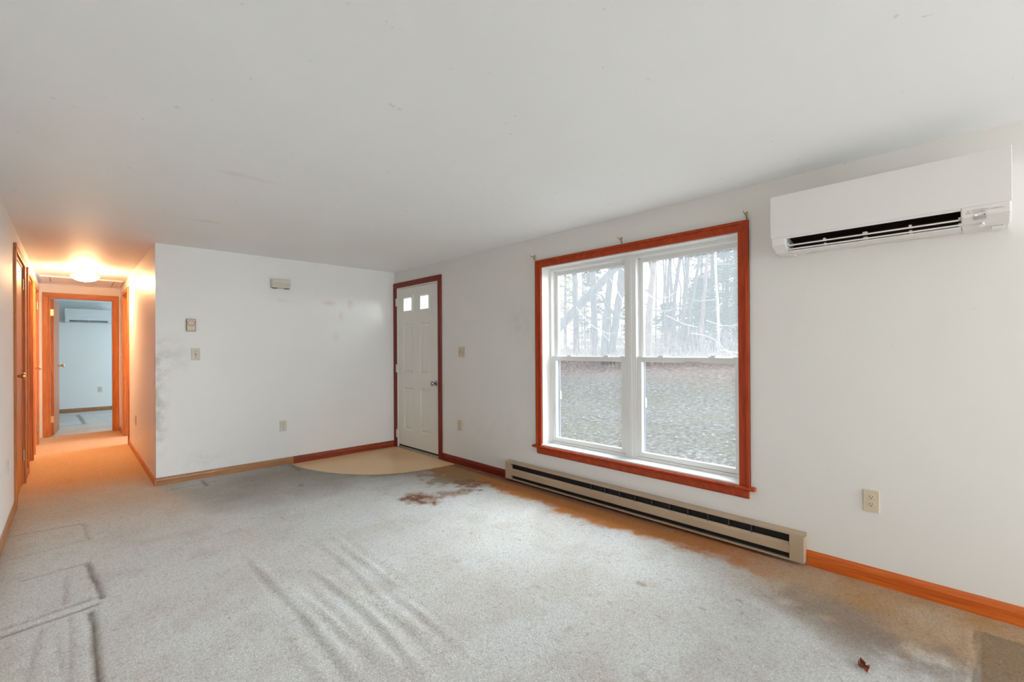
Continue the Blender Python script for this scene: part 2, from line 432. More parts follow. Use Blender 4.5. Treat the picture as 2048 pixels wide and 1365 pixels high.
lw += [(XL - T, XL, YREAR, -1.6, 0, H), (XL - T, XL, -1.6, 0.6, 2.12, H)]
slab('wall_left', M['wall'], lw, 'white wall with the row of hallway doors')
ED = (-0.232, 0.497)
slab('wall_hallway_end', M['wall'], [(XK, ED[0], YE, YE + T, 0, H), (ED[1], XR, YE, YE + T, 0, H), (ED[0], ED[1], YE, YE + T, 2.085, H)], 'wall around the bedroom doorway')
slab('wall_bedroom', M['wall'], [(XK, XR, YBED, YBED + T, 0, H)], 'bedroom wall under the second air conditioner')
slab('wall_rear', M['wall'], [(XK - T, 1.35, YREAR - T, YREAR, 0, H), (3.05, XRo, YREAR - T, YREAR, 0, H), (1.35, 3.05, YREAR - T, YREAR, 0, 0.5), (1.35, 3.05, YREAR - T, YREAR, 2.1, H)], 'wall behind the viewer')
slab('wall_kitchen', M['wall'], [(XK - T, XK, YREAR, -0.9, 0, H), (XK - T, XK, 1.5, 3.2, 0, H), (XK - T, XK, -0.9, 1.5, 0, 0.92), (XK - T, XK, -0.9, 1.5, 2.08, H), (XK, XL - T, 3.08, 3.2, 0, H)], 'kitchen walls beyond the living room')
slab('wall_rooms', M['wall'], [(XK - T, XK, 3.2, YBED, 0, H), (XK, XL - T, 6.62, 6.74, 0, H), (XK, XL - T, 7.86, 7.98, 0, H), (XL - T - 0.7, XL - T - 0.6, 5.0, 6.62, 0, H)], 'walls of the rooms beside the hallway')
cm = MB().box(XK - T, XRo, YREAR - T, YBED + T, H, H + 0.1)
struct(cm.build('ceiling', M['ceiling']), 'plain white ceiling over the living room and hallway', 'ceiling')

# ------------------------------------------------------------------ carpet floor
def vnoise(x, y, seed):
    xi = np.floor(x).astype(np.int64); yi = np.floor(y).astype(np.int64); fx = x - xi; fy = y - yi
    fx = fx * fx * (3 - 2 * fx); fy = fy * fy * (3 - 2 * fy)
    def h(a, b):
        n = (a * 374761393 + b * 668265263 + seed * 974711) & 0x7fffffff
        n = ((n ^ (n >> 13)) * 1274126177) & 0x7fffffff
        return ((n ^ (n >> 16)) & 0xffff) / 65535.0
    return (h(xi, yi) * (1 - fx) + h(xi + 1, yi) * fx) * (1 - fy) + (h(xi, yi + 1) * (1 - fx) + h(xi + 1, yi + 1) * fx) * fy
def fbm(x, y, sc, seed, octs=5, rough=0.55):
    t = 0; a = 1; tot = 0
    for i in range(octs):
        t = t + a * vnoise(x * sc + 17.3 * i, y * sc - 9.1 * i, seed + i); tot += a; a *= rough; sc *= 2.03
    return t / tot
def sst(x, a, b):
    t = np.clip((x - a) / (b - a), 0, 1); return t * t * (3 - 2 * t)
VC = (3.02, 5.38)
arc = [(1.775, 5.40), (1.784, 5.303), (1.881, 4.85), (2.054, 4.511), (2.262, 4.274), (2.529, 4.138), (2.80, 4.085), (3.0, 4.07), (3.12, 4.06)]
aa = np.array([math.atan2(p[1] - VC[1], p[0] - VC[0]) % (2 * PI) for p in arc]); ar = np.array([math.hypot(p[0] - VC[0], p[1] - VC[1]) for p in arc])
def carpet():
    xs = np.concatenate([np.arange(XK, XL - 0.1, 0.3), np.arange(XL - 0.1, XR + 0.006, 0.0125)])
    ysx = np.concatenate([np.arange(YREAR, -0.3, 0.12), np.arange(-0.3, 5.5, 0.0125), np.arange(5.5, YBED + 0.03, 0.03)])
    X, Y = np.meshgrid(xs, ysx); Z = np.zeros_like(X)
    nz = fbm(X, Y, 2.2, 3); nf = fbm(X, Y, 14, 11); nm = fbm(X, Y, 5, 29)
    # wrinkles: slack ridges running down the room
    rid = [(0.800, 1.60, 3.05, 0.011, 0.030, 0.012), (0.872, 1.55, 2.55, 0.010, 0.028, -0.012), (0.935, 1.45, 2.45, 0.009, 0.026, 0.010), (1.005, 1.45, 2.60, 0.011, 0.026, 0.006),
           (1.075, 1.55, 2.40, 0.008, 0.028, -0.01), (1.15, 1.65, 3.0, 0.006, 0.028, 0.02), (1.215, 1.55, 2.12, 0.009, 0.024, 0.0), (1.275, 2.1, 3.0, 0.006, 0.026, 0.01), (0.72, 1.5, 2.2, 0.006, 0.035, 0.0), (1.35, 2.2, 2.9, 0.004, 0.03, 0.0)]
    for x0, ya, yb, am, w, sl in rid:
        cx = x0 + sl * (Y - 2.2) + 0.07 * (fbm(Y * 0 + x0 * 3, Y, 1.9, 41) - 0.5) + 0.012 * np.sin(Y * 4 + x0 * 30)
        env = sst(Y, ya - 0.25, ya + 0.25) * (1 - sst(Y, yb - 0.3, yb + 0.3))
        d = X - cx
        Z += 0.68 * am * env * (np.exp(-(d / w) ** 2) - 0.55 * np.exp(-((d + w * 1.3) / (w * 0.8)) ** 2)) * (0.75 + 0.5 * nm)
    # soil colour
    base = np.stack([0.785 + 0 * X, 0.82 + 0 * X, 0.84 + 0 * X], -1)
    def lay(col, f):
        nonlocal base
        f = np.clip(f, 0, 1)[..., None]; base = base * (1 - f) + np.array(col) * f
    lay((0.70, 0.69, 0.66), 0.7 * sst(nz, 0.42, 0.68)); lay((0.80, 0.83, 0.85), 0.7 * sst(fbm(X, Y, 1.6, 71), 0.52, 0.72))
    lay((0.58, 0.55, 0.49), 0.28 * sst(nm, 0.56, 0.72))
    def blob(cx, cy, rx, ry): return np.clip(1 - ((X - cx) / rx) ** 2 - ((Y - cy) / ry) ** 2, 0, 1)
    # trodden grey way from the entrance into the room
    dv = np.hypot(X - VC[0], Y - VC[1]) - np.interp((np.arctan2(Y - VC[1], X - VC[0])) % (2 * PI), aa, ar)
    inq = (X > 1.70) & (Y > 3.9) & (Y < YB + 0.05)
    lay((0.33, 0.30, 0.24), (0.85 * np.exp(-np.clip(dv, 0, 9) / 0.35) * (0.55 + 0.9 * (nm - 0.3))) * (Y < YB))
    lay((0.36, 0.33, 0.27), 0.75 * blob(1.40, 4.70, 0.85, 0.85) * (0.5 + 1.0 * nz))
    lay((0.30, 0.20, 0.09), 0.9 * np.exp(-np.clip(dv, 0, 9) / 0.05) * sst(X, 1.9, 2.3) * inq)
    # rust dust burnt along the heater and window wall
    edge = XR - X
    wd = 0.09 + 0.22 * (fbm(X * 0.6 + Y * 0.4, Y, 3.5, 55) - 0.35) + 0.12 * (nf - 0.3)
    wd = wd * sst(Y, 0.1, 0.9) * (1 - sst(Y, 4.0, 4.4)) + 0.10 * sst(Y, 3.0, 3.6) * (1 - sst(Y, 4.0, 4.3)) + 0.06
    r = (1 - sst(edge, wd + 0.06, wd + 0.19)) * (Y < 4.3)
    lay((0.58, 0.20, 0.02), r * (1.05 + 0.4 * (nf - 0.5)) * sst(Y, 0.35, 1.2))
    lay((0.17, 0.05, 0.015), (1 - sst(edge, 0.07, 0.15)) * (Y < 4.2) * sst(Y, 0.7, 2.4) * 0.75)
    # the end by the bare wall: tan and grey smears
    near = 1 - sst(Y, 0.55, 1.15)
    lay((0.52, 0.29, 0.10), near * (1 - sst(edge, 0.24 + 0.30 * nz, 0.52 + 0.45 * nz)) * (0.80 + 0.5 * (nm - 0.4)))
    lay((0.31, 0.245, 0.20), 0.9 * blob(2.52, 0.28, 0.30, 0.42) * sst(nm, 0.30, 0.6)); lay((0.34, 0.29, 0.25), 0.8 * blob(2.62, 0.62, 0.22, 0.25) * sst(nm, 0.3, 0.6))
    lay((0.31, 0.205, 0.115), 0.94 * (X > 2.44) * (X < 2.905) * (Y < 0.012) * (Y > -0.9) * (0.75 + 0.5 * nm))
    # the two brown spill stains
    def spill(cx, cy, rx, ry, am, seed):
        q = blob(cx, cy, rx, ry); n = 0.55 * fbm(X, Y, 14, seed, 4, 0.6) + 0.45 * fbm(X * 1.0, Y * 0.7, 34, seed + 50, 3, 0.6)
        lay((0.40, 0.27, 0.15), am * 0.75 * sst(q * 0.7 + n, 0.72, 1.0)); lay((0.20, 0.055, 0.012), am * sst(q * 0.42 + n, 0.82, 0.95))
    spill(2.13, 3.33, 0.20, 0.30, 1.0, 91); spill(2.50, 3.22, 0.17, 0.13, 1.0, 97); spill(2.32, 3.28, 0.22, 0.16, 0.5, 133)
    lay((0.36, 0.24, 0.11), 0.8 * sst(blob(2.72, 3.65, 0.4, 0.5) * 0.6 + nf, 0.72, 1.0)); lay((0.26, 0.09, 0.02), 0.7 * sst(blob(2.72, 3.3, 0.3, 0.35) * 0.5 + nf, 0.86, 1.05))
    # little brown spots
    for (sx, sy, sr) in ((2.20, 1.28, 0.03), (2.35, 1.2, 0.014), (1.98, 2.45, 0.016), (1.86, 2.62, 0.014), (2.4, 0.85, 0.016), (2.2, 0.95, 0.014), (1.55, 4.45, 0.04), (2.3, 0.8, 0.012)):
        lay((0.34, 0.25, 0.17), 0.6 * sst(blob(sx, sy, sr, sr * 1.4) + 0.6 * nf, 0.55, 0.95))
    # beige grime towards the left wall and the hallway mouth
    lay((0.46, 0.37, 0.27), 0.75 * np.exp(-np.clip(X - XL, 0, 9) / 0.07) * (Y < 5.4))
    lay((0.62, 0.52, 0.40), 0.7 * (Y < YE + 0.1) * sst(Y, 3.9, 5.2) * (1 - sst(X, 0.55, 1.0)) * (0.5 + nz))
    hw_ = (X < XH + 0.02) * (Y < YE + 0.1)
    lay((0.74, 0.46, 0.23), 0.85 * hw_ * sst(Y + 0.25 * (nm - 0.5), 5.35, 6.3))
    # pressed lines and dents left by furniture
    def groove(x0, y0, x1, y1, w, dp, dark):
        L = math.hypot(x1 - x0, y1 - y0); ux, uy = (x1 - x0) / L, (y1 - y0) / L
        t = (X - x0) * ux + (Y - y0) * uy; d = (X - x0) * -uy + (Y - y0) * ux + 0.012 * (fbm(X, Y, 6, 61, 2) - 0.5)
        f = np.exp(-(d / w) ** 2) * sst(t, -0.02, 0.02) * (1 - sst(t, L - 0.02, L + 0.02)) * (0.65 + 0.6 * nf)
        nonlocal Z
        Z -= dp * f; lay((0.22, 0.17, 0.13), dark * f)
    for q in ((-0.30, 4.65, 0.07, 4.62, 0.009, 0.006, 0.55), (0.065, 4.62, 0.085, 4.19, 0.012, 0.004, 0.35), (-0.30, 4.13, 0.09, 4.20, 0.008, 0.003, 0.3),
              (-0.21, 3.70, 0.064, 3.745, 0.009, 0.008, 0.6), (0.064, 3.74, 0.115, 3.15, 0.013, 0.010, 0.75), (-0.27, 3.04, 0.105, 3.10, 0.013, 0.008, 0.6), (-0.24, 3.12, 0.10, 3.19, 0.010, 0.006, 0.45),
              (0.070, 3.04, 0.074, 1.6, 0.013, 0.012, 0.8), (0.0, 3.05, -0.005, 1.9, 0.008, 0.003, 0.25), (-0.10, 3.0, -0.16, 1.8, 0.010, 0.004, 0.3), (-0.02, 3.6, -0.03, 3.2, 0.010, 0.003, 0.3), (-0.05, 2.9, 0.03, 1.9, 0.008, 0.003, 0.25),
              (0.923, 5.34, 0.92, 5.07, 0.016, 0.008, 0.8), (0.60, 5.16, 1.02, 5.20, 0.010, 0.005, 0.55), (1.748, 5.30, 1.735, 5.02, 0.014, 0.008, 0.7), (2.905, 0.02, 2.40, 0.02, 0.008, 0.006, 0.5), (2.905, 0.02, 2.905, -0.9, 0.008, 0.006, 0.5),
              (-0.6, 12.78, 0.12, 12.60, 0.03, 0.008, 0.5), (0.10, 12.65, 0.17, 10.95, 0.03, 0.010, 0.7), (-0.6, 10.9, 0.16, 10.9, 0.03, 0.006, 0.4)):
        groove(*q)
    Z += 0.0025 * (nf - 0.5)
    # cut away under the vinyl corner at the entry
    cut = inq * (1 - sst(dv, -0.02, 0.012))
    Z = Z - 0.028 * cut
    Z = np.where((Y > YB) & (X > XH + 0.06) & (Y < YE), Z - 0.002, Z)
    ny, nx = X.shape
    me = bpy.data.meshes.new('floor')
    co = np.stack([X, Y, Z], -1).reshape(-1, 3)
    i = np.arange(nx * ny).reshape(ny, nx)
    q = np.stack([i[:-1, :-1], i[:-1, 1:], i[1:, 1:], i[1:, :-1]], -1).reshape(-1, 4)
    me.vertices.add(len(co)); me.vertices.foreach_set('co', co.ravel().astype(np.float32))
    me.loops.add(q.size); me.loops.foreach_set('vertex_index', q.ravel().astype(np.int32))
    me.polygons.add(len(q)); me.polygons.foreach_set('loop_start', (np.arange(len(q)) * 4).astype(np.int32))
    me.update(calc_edges=True); me.validate()
    me.polygons.foreach_set('use_smooth', [True] * len(q))
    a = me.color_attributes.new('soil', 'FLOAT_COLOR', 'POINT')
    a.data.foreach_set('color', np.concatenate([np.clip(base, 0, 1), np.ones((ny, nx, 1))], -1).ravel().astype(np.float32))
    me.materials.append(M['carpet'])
    o = bpy.data.objects.new('floor', me); COL.objects.link(o)
    return struct(o, 'worn stained pale carpet with wrinkles and furniture dents', 'carpet')
carpet()
struct(MB().box(XK - T, XRo, YREAR - T, YBED + T, -0.16, -0.045).build('floor_slab', M['dark']))
vm = MB().prism([(3.20, 5.412)] + [(p[0] - 0.03 if p[0] < 3 else p[0], p[1] - 0.03) for p in [(1.70, 5.442)] + arc[1:]] + [(3.20, 4.05)], 'z', -0.02, -0.009)
struct(vm.build('floor_vinyl', M['vinyl']), 'beige vinyl quarter circle in the corner by the front door', 'vinyl flooring')

# ------------------------------------------------------------------ baseboards (profile: rounded top)
def bb(name, mat, axis, a, b, face, out, h=0.072, t=0.013, label=None):
    """out = +1/-1: direction the board stands out from the wall face"""
    p = [(face, -0.01), (face + out * t, -0.01), (face + out * t, h * 0.62), (face + out * t * 0.8, h * 0.80), (face + out * t * 0.45, h), (face, h)]
    return struct(MB().prism(p, axis, a, b).build(name, mat), label, 'baseboard' if label else None)
bb('baseboard_back', M['base_tan'], 'x', XH, 1.80, YB, -1, label='tan wooden baseboard along the far wall')
bb('baseboard_back.001', M['base_red'], 'x', 1.80, 3.072, YB, -1, label='dark red baseboard beside the vinyl corner')
bb('baseboard_right', M['base_orange'], 'y', YREAR, 0.713, XR, -1, 0.088, label='orange brown baseboard right of the heater')
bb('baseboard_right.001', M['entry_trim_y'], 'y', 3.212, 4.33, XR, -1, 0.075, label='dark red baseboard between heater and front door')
bb('baseboard_hallway', M['hall_y'], 'y', YB - 0.013, RD[0] - 0.06, XH, -1, 0.062, label='baseboard of the hallway wall')
bb('baseboard_hallway.001', M['hall_y'], 'y', RD[1] + 0.06, YE, XH, -1, 0.062, label='short baseboard beyond the open doorway')
bb('baseboard_left', M['base_hall'], 'y', 0.6, LA[0] - 0.065, XL, 1, 0.075, label='worn baseboard of the left wall')
bb('baseboard_left.001', M['base_hall'], 'y', LA[1] + 0.065, LB[0] - 0.065, XL, 1, 0.075, label='short baseboard between the first two hallway doors')
bb('baseboard_bedroom', M['base_hall'], 'x', XK, XR, YBED, -1, 0.085, label='brown baseboard on the bedroom wall')

# ------------------------------------------------------------------ casings
def casing(parent, x0, x1, z1, w, mats, t=0.017, z0=-0.005, gap=0.0):
    """door casing round an opening x0..x1 up to z1 in local wall coords (front is -y)"""
    mx, mz = mats
    def leg(xa, xb):
        lo, hi = min(xa, xb), max(xa, xb); m = MB()
        e = 0.30 * w
        inn = hi if xa > xb else lo
        p = [(lo, 0), (hi, 0), (hi, -t * (0.6 if False else 1)), (lo, -t)]
        m.prism(p, 'z', z0, z1)
        return m
    leg(x0 - w, x0).build('side_casing', mz, parent, 0.004)
    leg(x1, x1 + w).build('side_casing', mz, parent, 0.004)
    MB().box(x0 - w, x1 + w, -t, 0, z1 + gap, z1 + w).build('head_casing', mx, parent, 0.004)
def jamb(parent, x0, x1, z1, depth, mats, th=0.018):
    mx, mz = mats
    MB().box(x0, x0 + th, 0.0005, depth, -0.005, z1).build('jamb', mz, parent, 0.002)
    MB().box(x1 - th, x1, 0.0005, depth, -0.005, z1).build('jamb', mz, parent, 0.002)
    MB().box(x0 + th, x1 - th, 0.0005, depth, z1 - th, z1).build('head_jamb', mx, parent, 0.002)
def knob(parent, x, y, z, mat, face=-1, r=0.027, n='knob'):
    """door knob standing off a face at local y, pointing along face"""
    m = MB().lathe([(0.032, 0), (0.032, 0.004), (0.026, 0.010), (0.012, 0.013), (0.011, 0.03), (0.016, 0.036), (r, 0.048), (r, 0.058), (r * 0.8, 0.066), (0.004, 0.069)], (x, y, z), (0, face, 0), 20)
    return m.build(n, mat, parent, smooth=True)
def hinge(parent, x, y, z, mat, h=0.09, wdt=0.0):
    m = MB().cyl((x, y, z - h / 2), (x, y, z + h / 2), 0.0065, n=10).cyl((x, y, z + h / 2), (x, y, z + h / 2 + 0.006), 0.005, 0.002, 10)
    if wdt: m.box(x, x + wdt, y + 0.001, y + 0.006, z - h / 2, z + h / 2)
    return m.build('hinge', mat, parent, smooth=True)

# ------------------------------------------------------------------ entry door (door_1), local x = YD - y
YD = 0.5 * (DY[0] + DY[1]); hw = 0.5 * (DY[1] - DY[0])
d1 = sroot('door_1', 'white front door with two small square glass lites', 'front door', (XR, YD, 0), RW)
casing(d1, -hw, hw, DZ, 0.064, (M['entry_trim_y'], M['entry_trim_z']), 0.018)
for sx in (-1, 1): MB().box(sx * hw, sx * (hw - 0.016), 0.0005, 0.20, -0.02, DZ).build('jamb', M['door_white'], d1, 0.002)
MB().box(-hw + 0.016, hw - 0.016, 0.0005, 0.20, DZ - 0.016, DZ).build('head_jamb', M['door_white'], d1, 0.002)
SX = hw - 0.019; SZ0, SZ1 = 0.035, DZ - 0.019
SY0, SY1 = 0.012, 0.056
# leaf with holes for the lites and recessed moulded panels
cols = [(-0.335, -0.115), (0.045, 0.265)]
cols = [(-0.325, -0.105), (0.060, 0.275)]
lz = (1.748, 1.950); rows = [(0.965, 1.595), (0.240, 0.782)]
leaf = MB()
xs = [-SX, cols[0][0], cols[0][1], cols[1][0], cols[1][1], SX]
zs = [SZ0, rows[1][0], rows[1][1], rows[0][0], rows[0][1], lz[0], lz[1], SZ1]
for i in range(5):
    for j in range(7):
        hole = i in (1, 3) and j in (1, 3, 5)
        if not hole: leaf.box(xs[i], xs[i + 1], SY0, SY1, zs[j], zs[j + 1])
leaf_o = leaf.build('leaf', M['door_white'], d1, weld=True)
for cx in cols:
    for rz in rows:
        x0, x1 = cx; z0, z1 = rz; m = MB()
        a, b2, c2 = 0.014, 0.026, 0.036       # sticking, flat, raised field
        y_a, y_b, y_c = SY0 + 0.009, SY0 + 0.009, SY0 + 0.003
        R = [(0, SY0), (a, y_a), (b2, y_b), (c2, y_c)]
        vs = []
        for o_, yy in R: vs += [(x0 + o_, yy, z0 + o_), (x1 - o_, yy, z0 + o_), (x1 - o_, yy, z1 - o_), (x0 + o_, yy, z1 - o_)]
        fs = [(4 * k + e, 4 * k + (e + 1) % 4, 4 * k + 4 + (e + 1) % 4, 4 * k + 4 + e) for k in range(3) for e in range(4)] + [(12, 13, 14, 15)]
        m.add(vs, fs); m.box(x0, x1, SY1 - 0.012, SY1, z0, z1)
        m.build('panel', M['door_white'], d1)
    fr = MB().frame(cx[0] - 0.012, cx[1] + 0.012, lz[0] - 0.012, lz[1] + 0.012, 0.032, SY0 - 0.010, SY1 - 0.006).build('lite_frame', M['door_white'], d1, 0.004)
    MB().box(cx[0] + 0.015, cx[1] - 0.015, 0.030, 0.036, lz[0] + 0.015, lz[1] - 0.015).build('pane', M['lite'], fr)
knob(d1, SX - 0.060, SY0, 0.868, M['nickel'], r=0.028)
for hz in (1.888, 1.022, 0.171): hinge(d1, -hw + 0.003, -0.013, hz, M['hinge_white'], 0.10, 0.020)
MB().prism([(-0.005, -0.02), (0.04, -0.02), (0.20, -0.02), (0.20, 0.022), (0.03, 0.020), (0.004, 0.008)], 'x', -hw + 0.002, hw - 0.002).build('threshold', M['sill_metal'], d1, 0.002)
MB().box(-SX, SX, SY0 + 0.004, SY1 - 0.004, 0.016, SZ0).build('door_sweep', M['seal'], d1)

# ------------------------------------------------------------------ living room window (window_1), local x = 1.935 - y
YW = 1.935; wh = 0.852
w1 = sroot('window_1', 'double window with two hung sashes in red wood casing', 'window', (XR, YW, 0), RW)
zt = WZ[1]; zb = WZ[0]
cw = 0.066; ct = 0.019
def cas(m):
    return m
# moulded casing: flat with a raised back band
MB().box(-wh - cw, -wh, -ct * 0.8, 0, zb - 0.012, zt).box(-wh - cw, -wh - cw + 0.022, -ct * 1.15, 0, zb - 0.012, zt + cw).build('side_casing', M['trim_z'], w1, 0.003)
MB().box(wh, wh + cw, -ct * 0.8, 0, zb - 0.012, zt).box(wh + cw - 0.022, wh + cw, -ct * 1.15, 0, zb - 0.012, zt + cw).build('side_casing', M['trim_z'], w1, 0.003)
MB().box(-wh - cw + 0.022, wh + cw - 0.022, -ct * 0.8, 0, zt, zt + cw).box(-wh - cw + 0.022, wh + cw - 0.022, -ct * 1.15, 0, zt + cw - 0.022, zt + cw).build('head_casing', M['trim_y'], w1, 0.003)
# stool with rounded nose and horns, white sill board behind, apron under
nose = [(0.0, zb - 0.034), (-0.030, zb - 0.034), (-0.040, zb - 0.028), (-0.044, zb - 0.021), (-0.040, zb - 0.014), (-0.030, zb - 0.010), (0.0, zb - 0.010)]
MB().prism(nose, 'x', -wh - cw - 0.030, wh + cw + 0.030).build('stool', M['trim_y'], w1, 0.002)
MB().prism([(0.0, zb - 0.034), (-0.018, zb - 0.034), (-0.016, zb - 0.078), (-0.008, zb - 0.090), (0.0, zb - 0.090)], 'x', -wh - cw + 0.008, wh + cw - 0.008).build('apron', M['trim_y'], w1, 0.002)
MB().box(-wh, wh, -0.020, 0.115, zb - 0.010, zb + 0.002).build('sill_board', M['sill_paint'], w1, 0.002)
# painted reveal
MB().box(-wh - 0.004, -wh + 0.006, 0, 0.104, zb, zt).build('reveal', M['sill_paint'], w1)
MB().box(wh - 0.006, wh + 0.004, 0, 0.104, zb, zt).build('reveal', M['sill_paint'], w1)
MB().box(-wh + 0.006, wh - 0.006, 0, 0.104, zt - 0.006, zt + 0.004).build('reveal', M['sill_paint'], w1)
F0, F1 = 0.104, 0.195       # depth of the vinyl frames
mull = MB().box(-0.034, 0.030, F0 - 0.002, F1, zb, zt).box(-0.014, 0.012, F0 - 0.006, F0, zb, zt)
mull.build('mullion', M['white_vinyl'], w1, 0.002)
RAILZ = 1.180
for (xa, xb) in ((-wh + 0.004, -0.030), (0.026, wh - 0.004)):
    fr = MB().frame(xa, xb, zb, zt - 0.004, (0.022, 0.022, 0.020, 0.026), F0, F1)
    fr.box(xa + 0.022, xa + 0.030, F0 + 0.045, F0 + 0.05, zb, zt).box(xb - 0.030, xb - 0.022, F0 + 0.045, F0 + 0.05, zb, zt)
    fr.box(xa + 0.022, xb - 0.022, F0 + 0.045, F0 + 0.05, zt - 0.045, zt - 0.026)
    # outer storm/screen track visible through the glass
    fo = fr.build('window_frame', M['white_vinyl'], w1, 0.0015)
    ia, ib = xa + 0.023, xb - 0.023
    MB().box(xa + 0.022, xa + 0.050, F1 - 0.012, F1, zb + 0.02, zt - 0.03).box(xb - 0.050, xb - 0.022, F1 - 0.012, F1, zb + 0.02, zt - 0.03).build('screen_track_shaded', M['track_shaded'], w1)
    us = MB().frame(ia, ib, RAILZ - 0.016, zt - 0.032, (0.034, 0.034, 0.036, 0.034), F0 + 0.052, F0 + 0.082).build('upper_sash', M['white_vinyl'], w1, 0.003)
    MB().box(ia + 0.030, ib - 0.030, F0 + 0.064, F0 + 0.069, RAILZ + 0.016, zt - 0.062).build('pane', M['pane_hazed'], us)
    ls = MB().frame(ia, ib, zb + 0.021, RAILZ + 0.020, (0.040, 0.040, 0.036, 0.040), F0 + 0.008, F0 + 0.044).build('lower_sash', M['white_vinyl'], w1, 0.003)
    MB().box(ia + 0.036, ib - 0.036, F0 + 0.024, F0 + 0.029, zb + 0.053, RAILZ - 0.016).build('pane', M['pane'], ls)
    for q in (0.25, 0.75):
        xq = ia + (ib - ia) * q
        MB().box(xq - 0.024, xq + 0.024, F0 + 0.014, F0 + 0.036, RAILZ + 0.020, RAILZ + 0.027).cyl((xq, F0 + 0.024, RAILZ + 0.027), (xq, F0 + 0.024, RAILZ + 0.036), 0.010, n=12).box(xq, xq + 0.026, F0 + 0.018, F0 + 0.026, RAILZ + 0.029, RAILZ + 0.035).build('sash_lock', M['white_vinyl'], ls, 0.001)
    for xq in (ia + 0.03, ib - 0.03):
        MB().box(xq - 0.02, xq + 0.02, F0 + 0.010, F0 + 0.03, RAILZ + 0.020, RAILZ + 0.024).build('tilt_latch', M['white_vinyl'], ls, 0.001)
    MB().frame(xa + 0.052, xa + 0.064, 0.80, 0.875, 0.003, F1 - 0.012, F1 - 0.004).build('screen_tab', M['white_vinyl'], w1)
MB().box(0.44, 0.50, F0 + 0.006, F0 + 0.009, RAILZ - 0.017, RAILZ - 0.012).box(0.51, 0.56, F0 + 0.006, F0 + 0.009, RAILZ - 0.017, RAILZ - 0.012).build('sash_label', M['grey_print'], w1)

# ------------------------------------------------------------------ rear window added for the fill lamp, and kitchen window, behind the viewer
def plain_window(name, loc, rz, half, z0, z1, label):
    w = sroot(name, label, 'window', loc, rz)
    MB().frame(-half, half, z0, z1, 0.05, 0.02, 0.09).box(-0.02, 0.02, 0.03, 0.08, z0 + 0.05, z1 - 0.05).build('window_frame', M['white_vinyl'], w)
    MB().box(-half + 0.05, half - 0.05, 0.055, 0.06, z0 + 0.05, z1 - 0.05).build('pane', M['pane'], w)
    return w
plain_window('rear_window_added', (2.2, YREAR, 0), PI, 0.85, 0.5, 2.1, 'wide unseen window added behind the viewer for the fill light')
plain_window('window_3', (XK, 0.3, 0), LW, 1.2, 0.92, 2.08, 'kitchen window')

# ------------------------------------------------------------------ hallway doors
HM = (M['hall_y'], M['hall_z'])
def hall_door(name, a, b, label, leaf=True):
    yc = 0.5 * (a + b); h = 0.5 * (b - a)
    r = sroot(name, label, 'door', (XL, yc, 0), LW)
    casing(r, -h, h, 2.09, 0.060, HM); jamb(r, -h, h, 2.09, T - 0.001, HM)
    return r, h
dA, h = hall_door('door_2', *LA, 'closed oak closet door, first on the left side of the hallway')
MB().box(-h + 0.020, h - 0.020, 0.006, 0.041, 0.012, 2.068).build('leaf', M['hall_z'], dA, 0.002)
knob(dA, -h + 0.085, 0.006, 1.068, M['brass'])
for hz in (1.915, 0.275): hinge(dA, h - 0.018, -0.002, hz, M['dull_brass'], 0.1)
dB, h = hall_door('door_3', *LB, 'open doorway, second on the left side of the hallway')
MB().box(h - 0.054, h - 0.020, T, T + 0.66, 0.012, 2.068).build('leaf', M['hall_z'], dB, 0.002)
dC, h = hall_door('door_4', *LC, 'closed oak door, last on the left side of the hallway')
MB().box(-h + 0.020, h - 0.020, 0.006, 0.041, 0.012, 2.068).build('leaf', M['hall_z'], dC, 0.002)
knob(dC, -h + 0.07, 0.006, 1.068, M['brass'])
for hz in (1.9, 0.24): hinge(dC, h - 0.018, -0.002, hz, M['dull_brass'], 0.1)
# right hand doorway, standing open with the leaf folded into the side room
hr = 0.5 * (RD[1] - RD[0])
dR = sroot('door_5', 'open oak doorway on the right side of the hallway', 'door', (XH, 0.5 * sum(RD), 0), RW)
casing(dR, -hr, hr, 2.09, 0.060, HM); jamb(dR, -hr, hr, 2.09, T - 0.001, HM)
MB().box(-hr + 0.020, -hr + 0.055, T, T + 0.74, 0.012, 2.068).build('leaf', M['hall_z'], dR, 0.002)
# bedroom doorway at the end, leaf swung into the bedroom
eh = 0.5 * (ED[1] - ED[0]); ex = 0.5 * (ED[0] + ED[1])
dE = sroot('door_6', 'oak bedroom door standing open at the end of the hallway', 'door', (ex, YE, 0), 0)
casing(dE, -eh, eh, 2.085, 0.062, (M['hall_x'], M['hall_z'])); jamb(dE, -eh, eh, 2.085, T, (M['hall_x'], M['hall_z']))
lf = MB().box(0, 0.035, 0, 0.685, 0.014, 2.062)
ca, sa = math.cos(math.radians(-4.0)), math.sin(math.radians(-4.0))
lx, ly = -eh + 0.019, T + 0.006
lf.v = [(lx + x * ca - y * sa, ly + x * sa + y * ca, z) for x, y, z in lf.v]
lfo = lf.build('leaf', M['hall_z'], dE, 0.002)
kp = Vector((lx + 0.035 * ca - 0.62 * sa, ly + 0.035 * sa + 0.62 * ca, 1.045))
MB().lathe([(0.030, 0), (0.030, 0.004), (0.012, 0.012), (0.011, 0.03), (0.016, 0.036), (0.027, 0.048), (0.027, 0.058), (0.02, 0.066), (0.004, 0.069)], kp, (ca, sa, 0), 18).build('knob', M['brass'], dE, smooth=True)
for hz in (1.86, 0.25):
    MB().box(lx - 0.002, lx + 0.033, T + 0.003, T + 0.0055, hz - 0.048, hz + 0.048).cyl((lx - 0.006, T + 0.002, hz - 0.048), (lx - 0.006, T + 0.002, hz + 0.048), 0.006, n=10).build('hinge', M['brass'], dE)

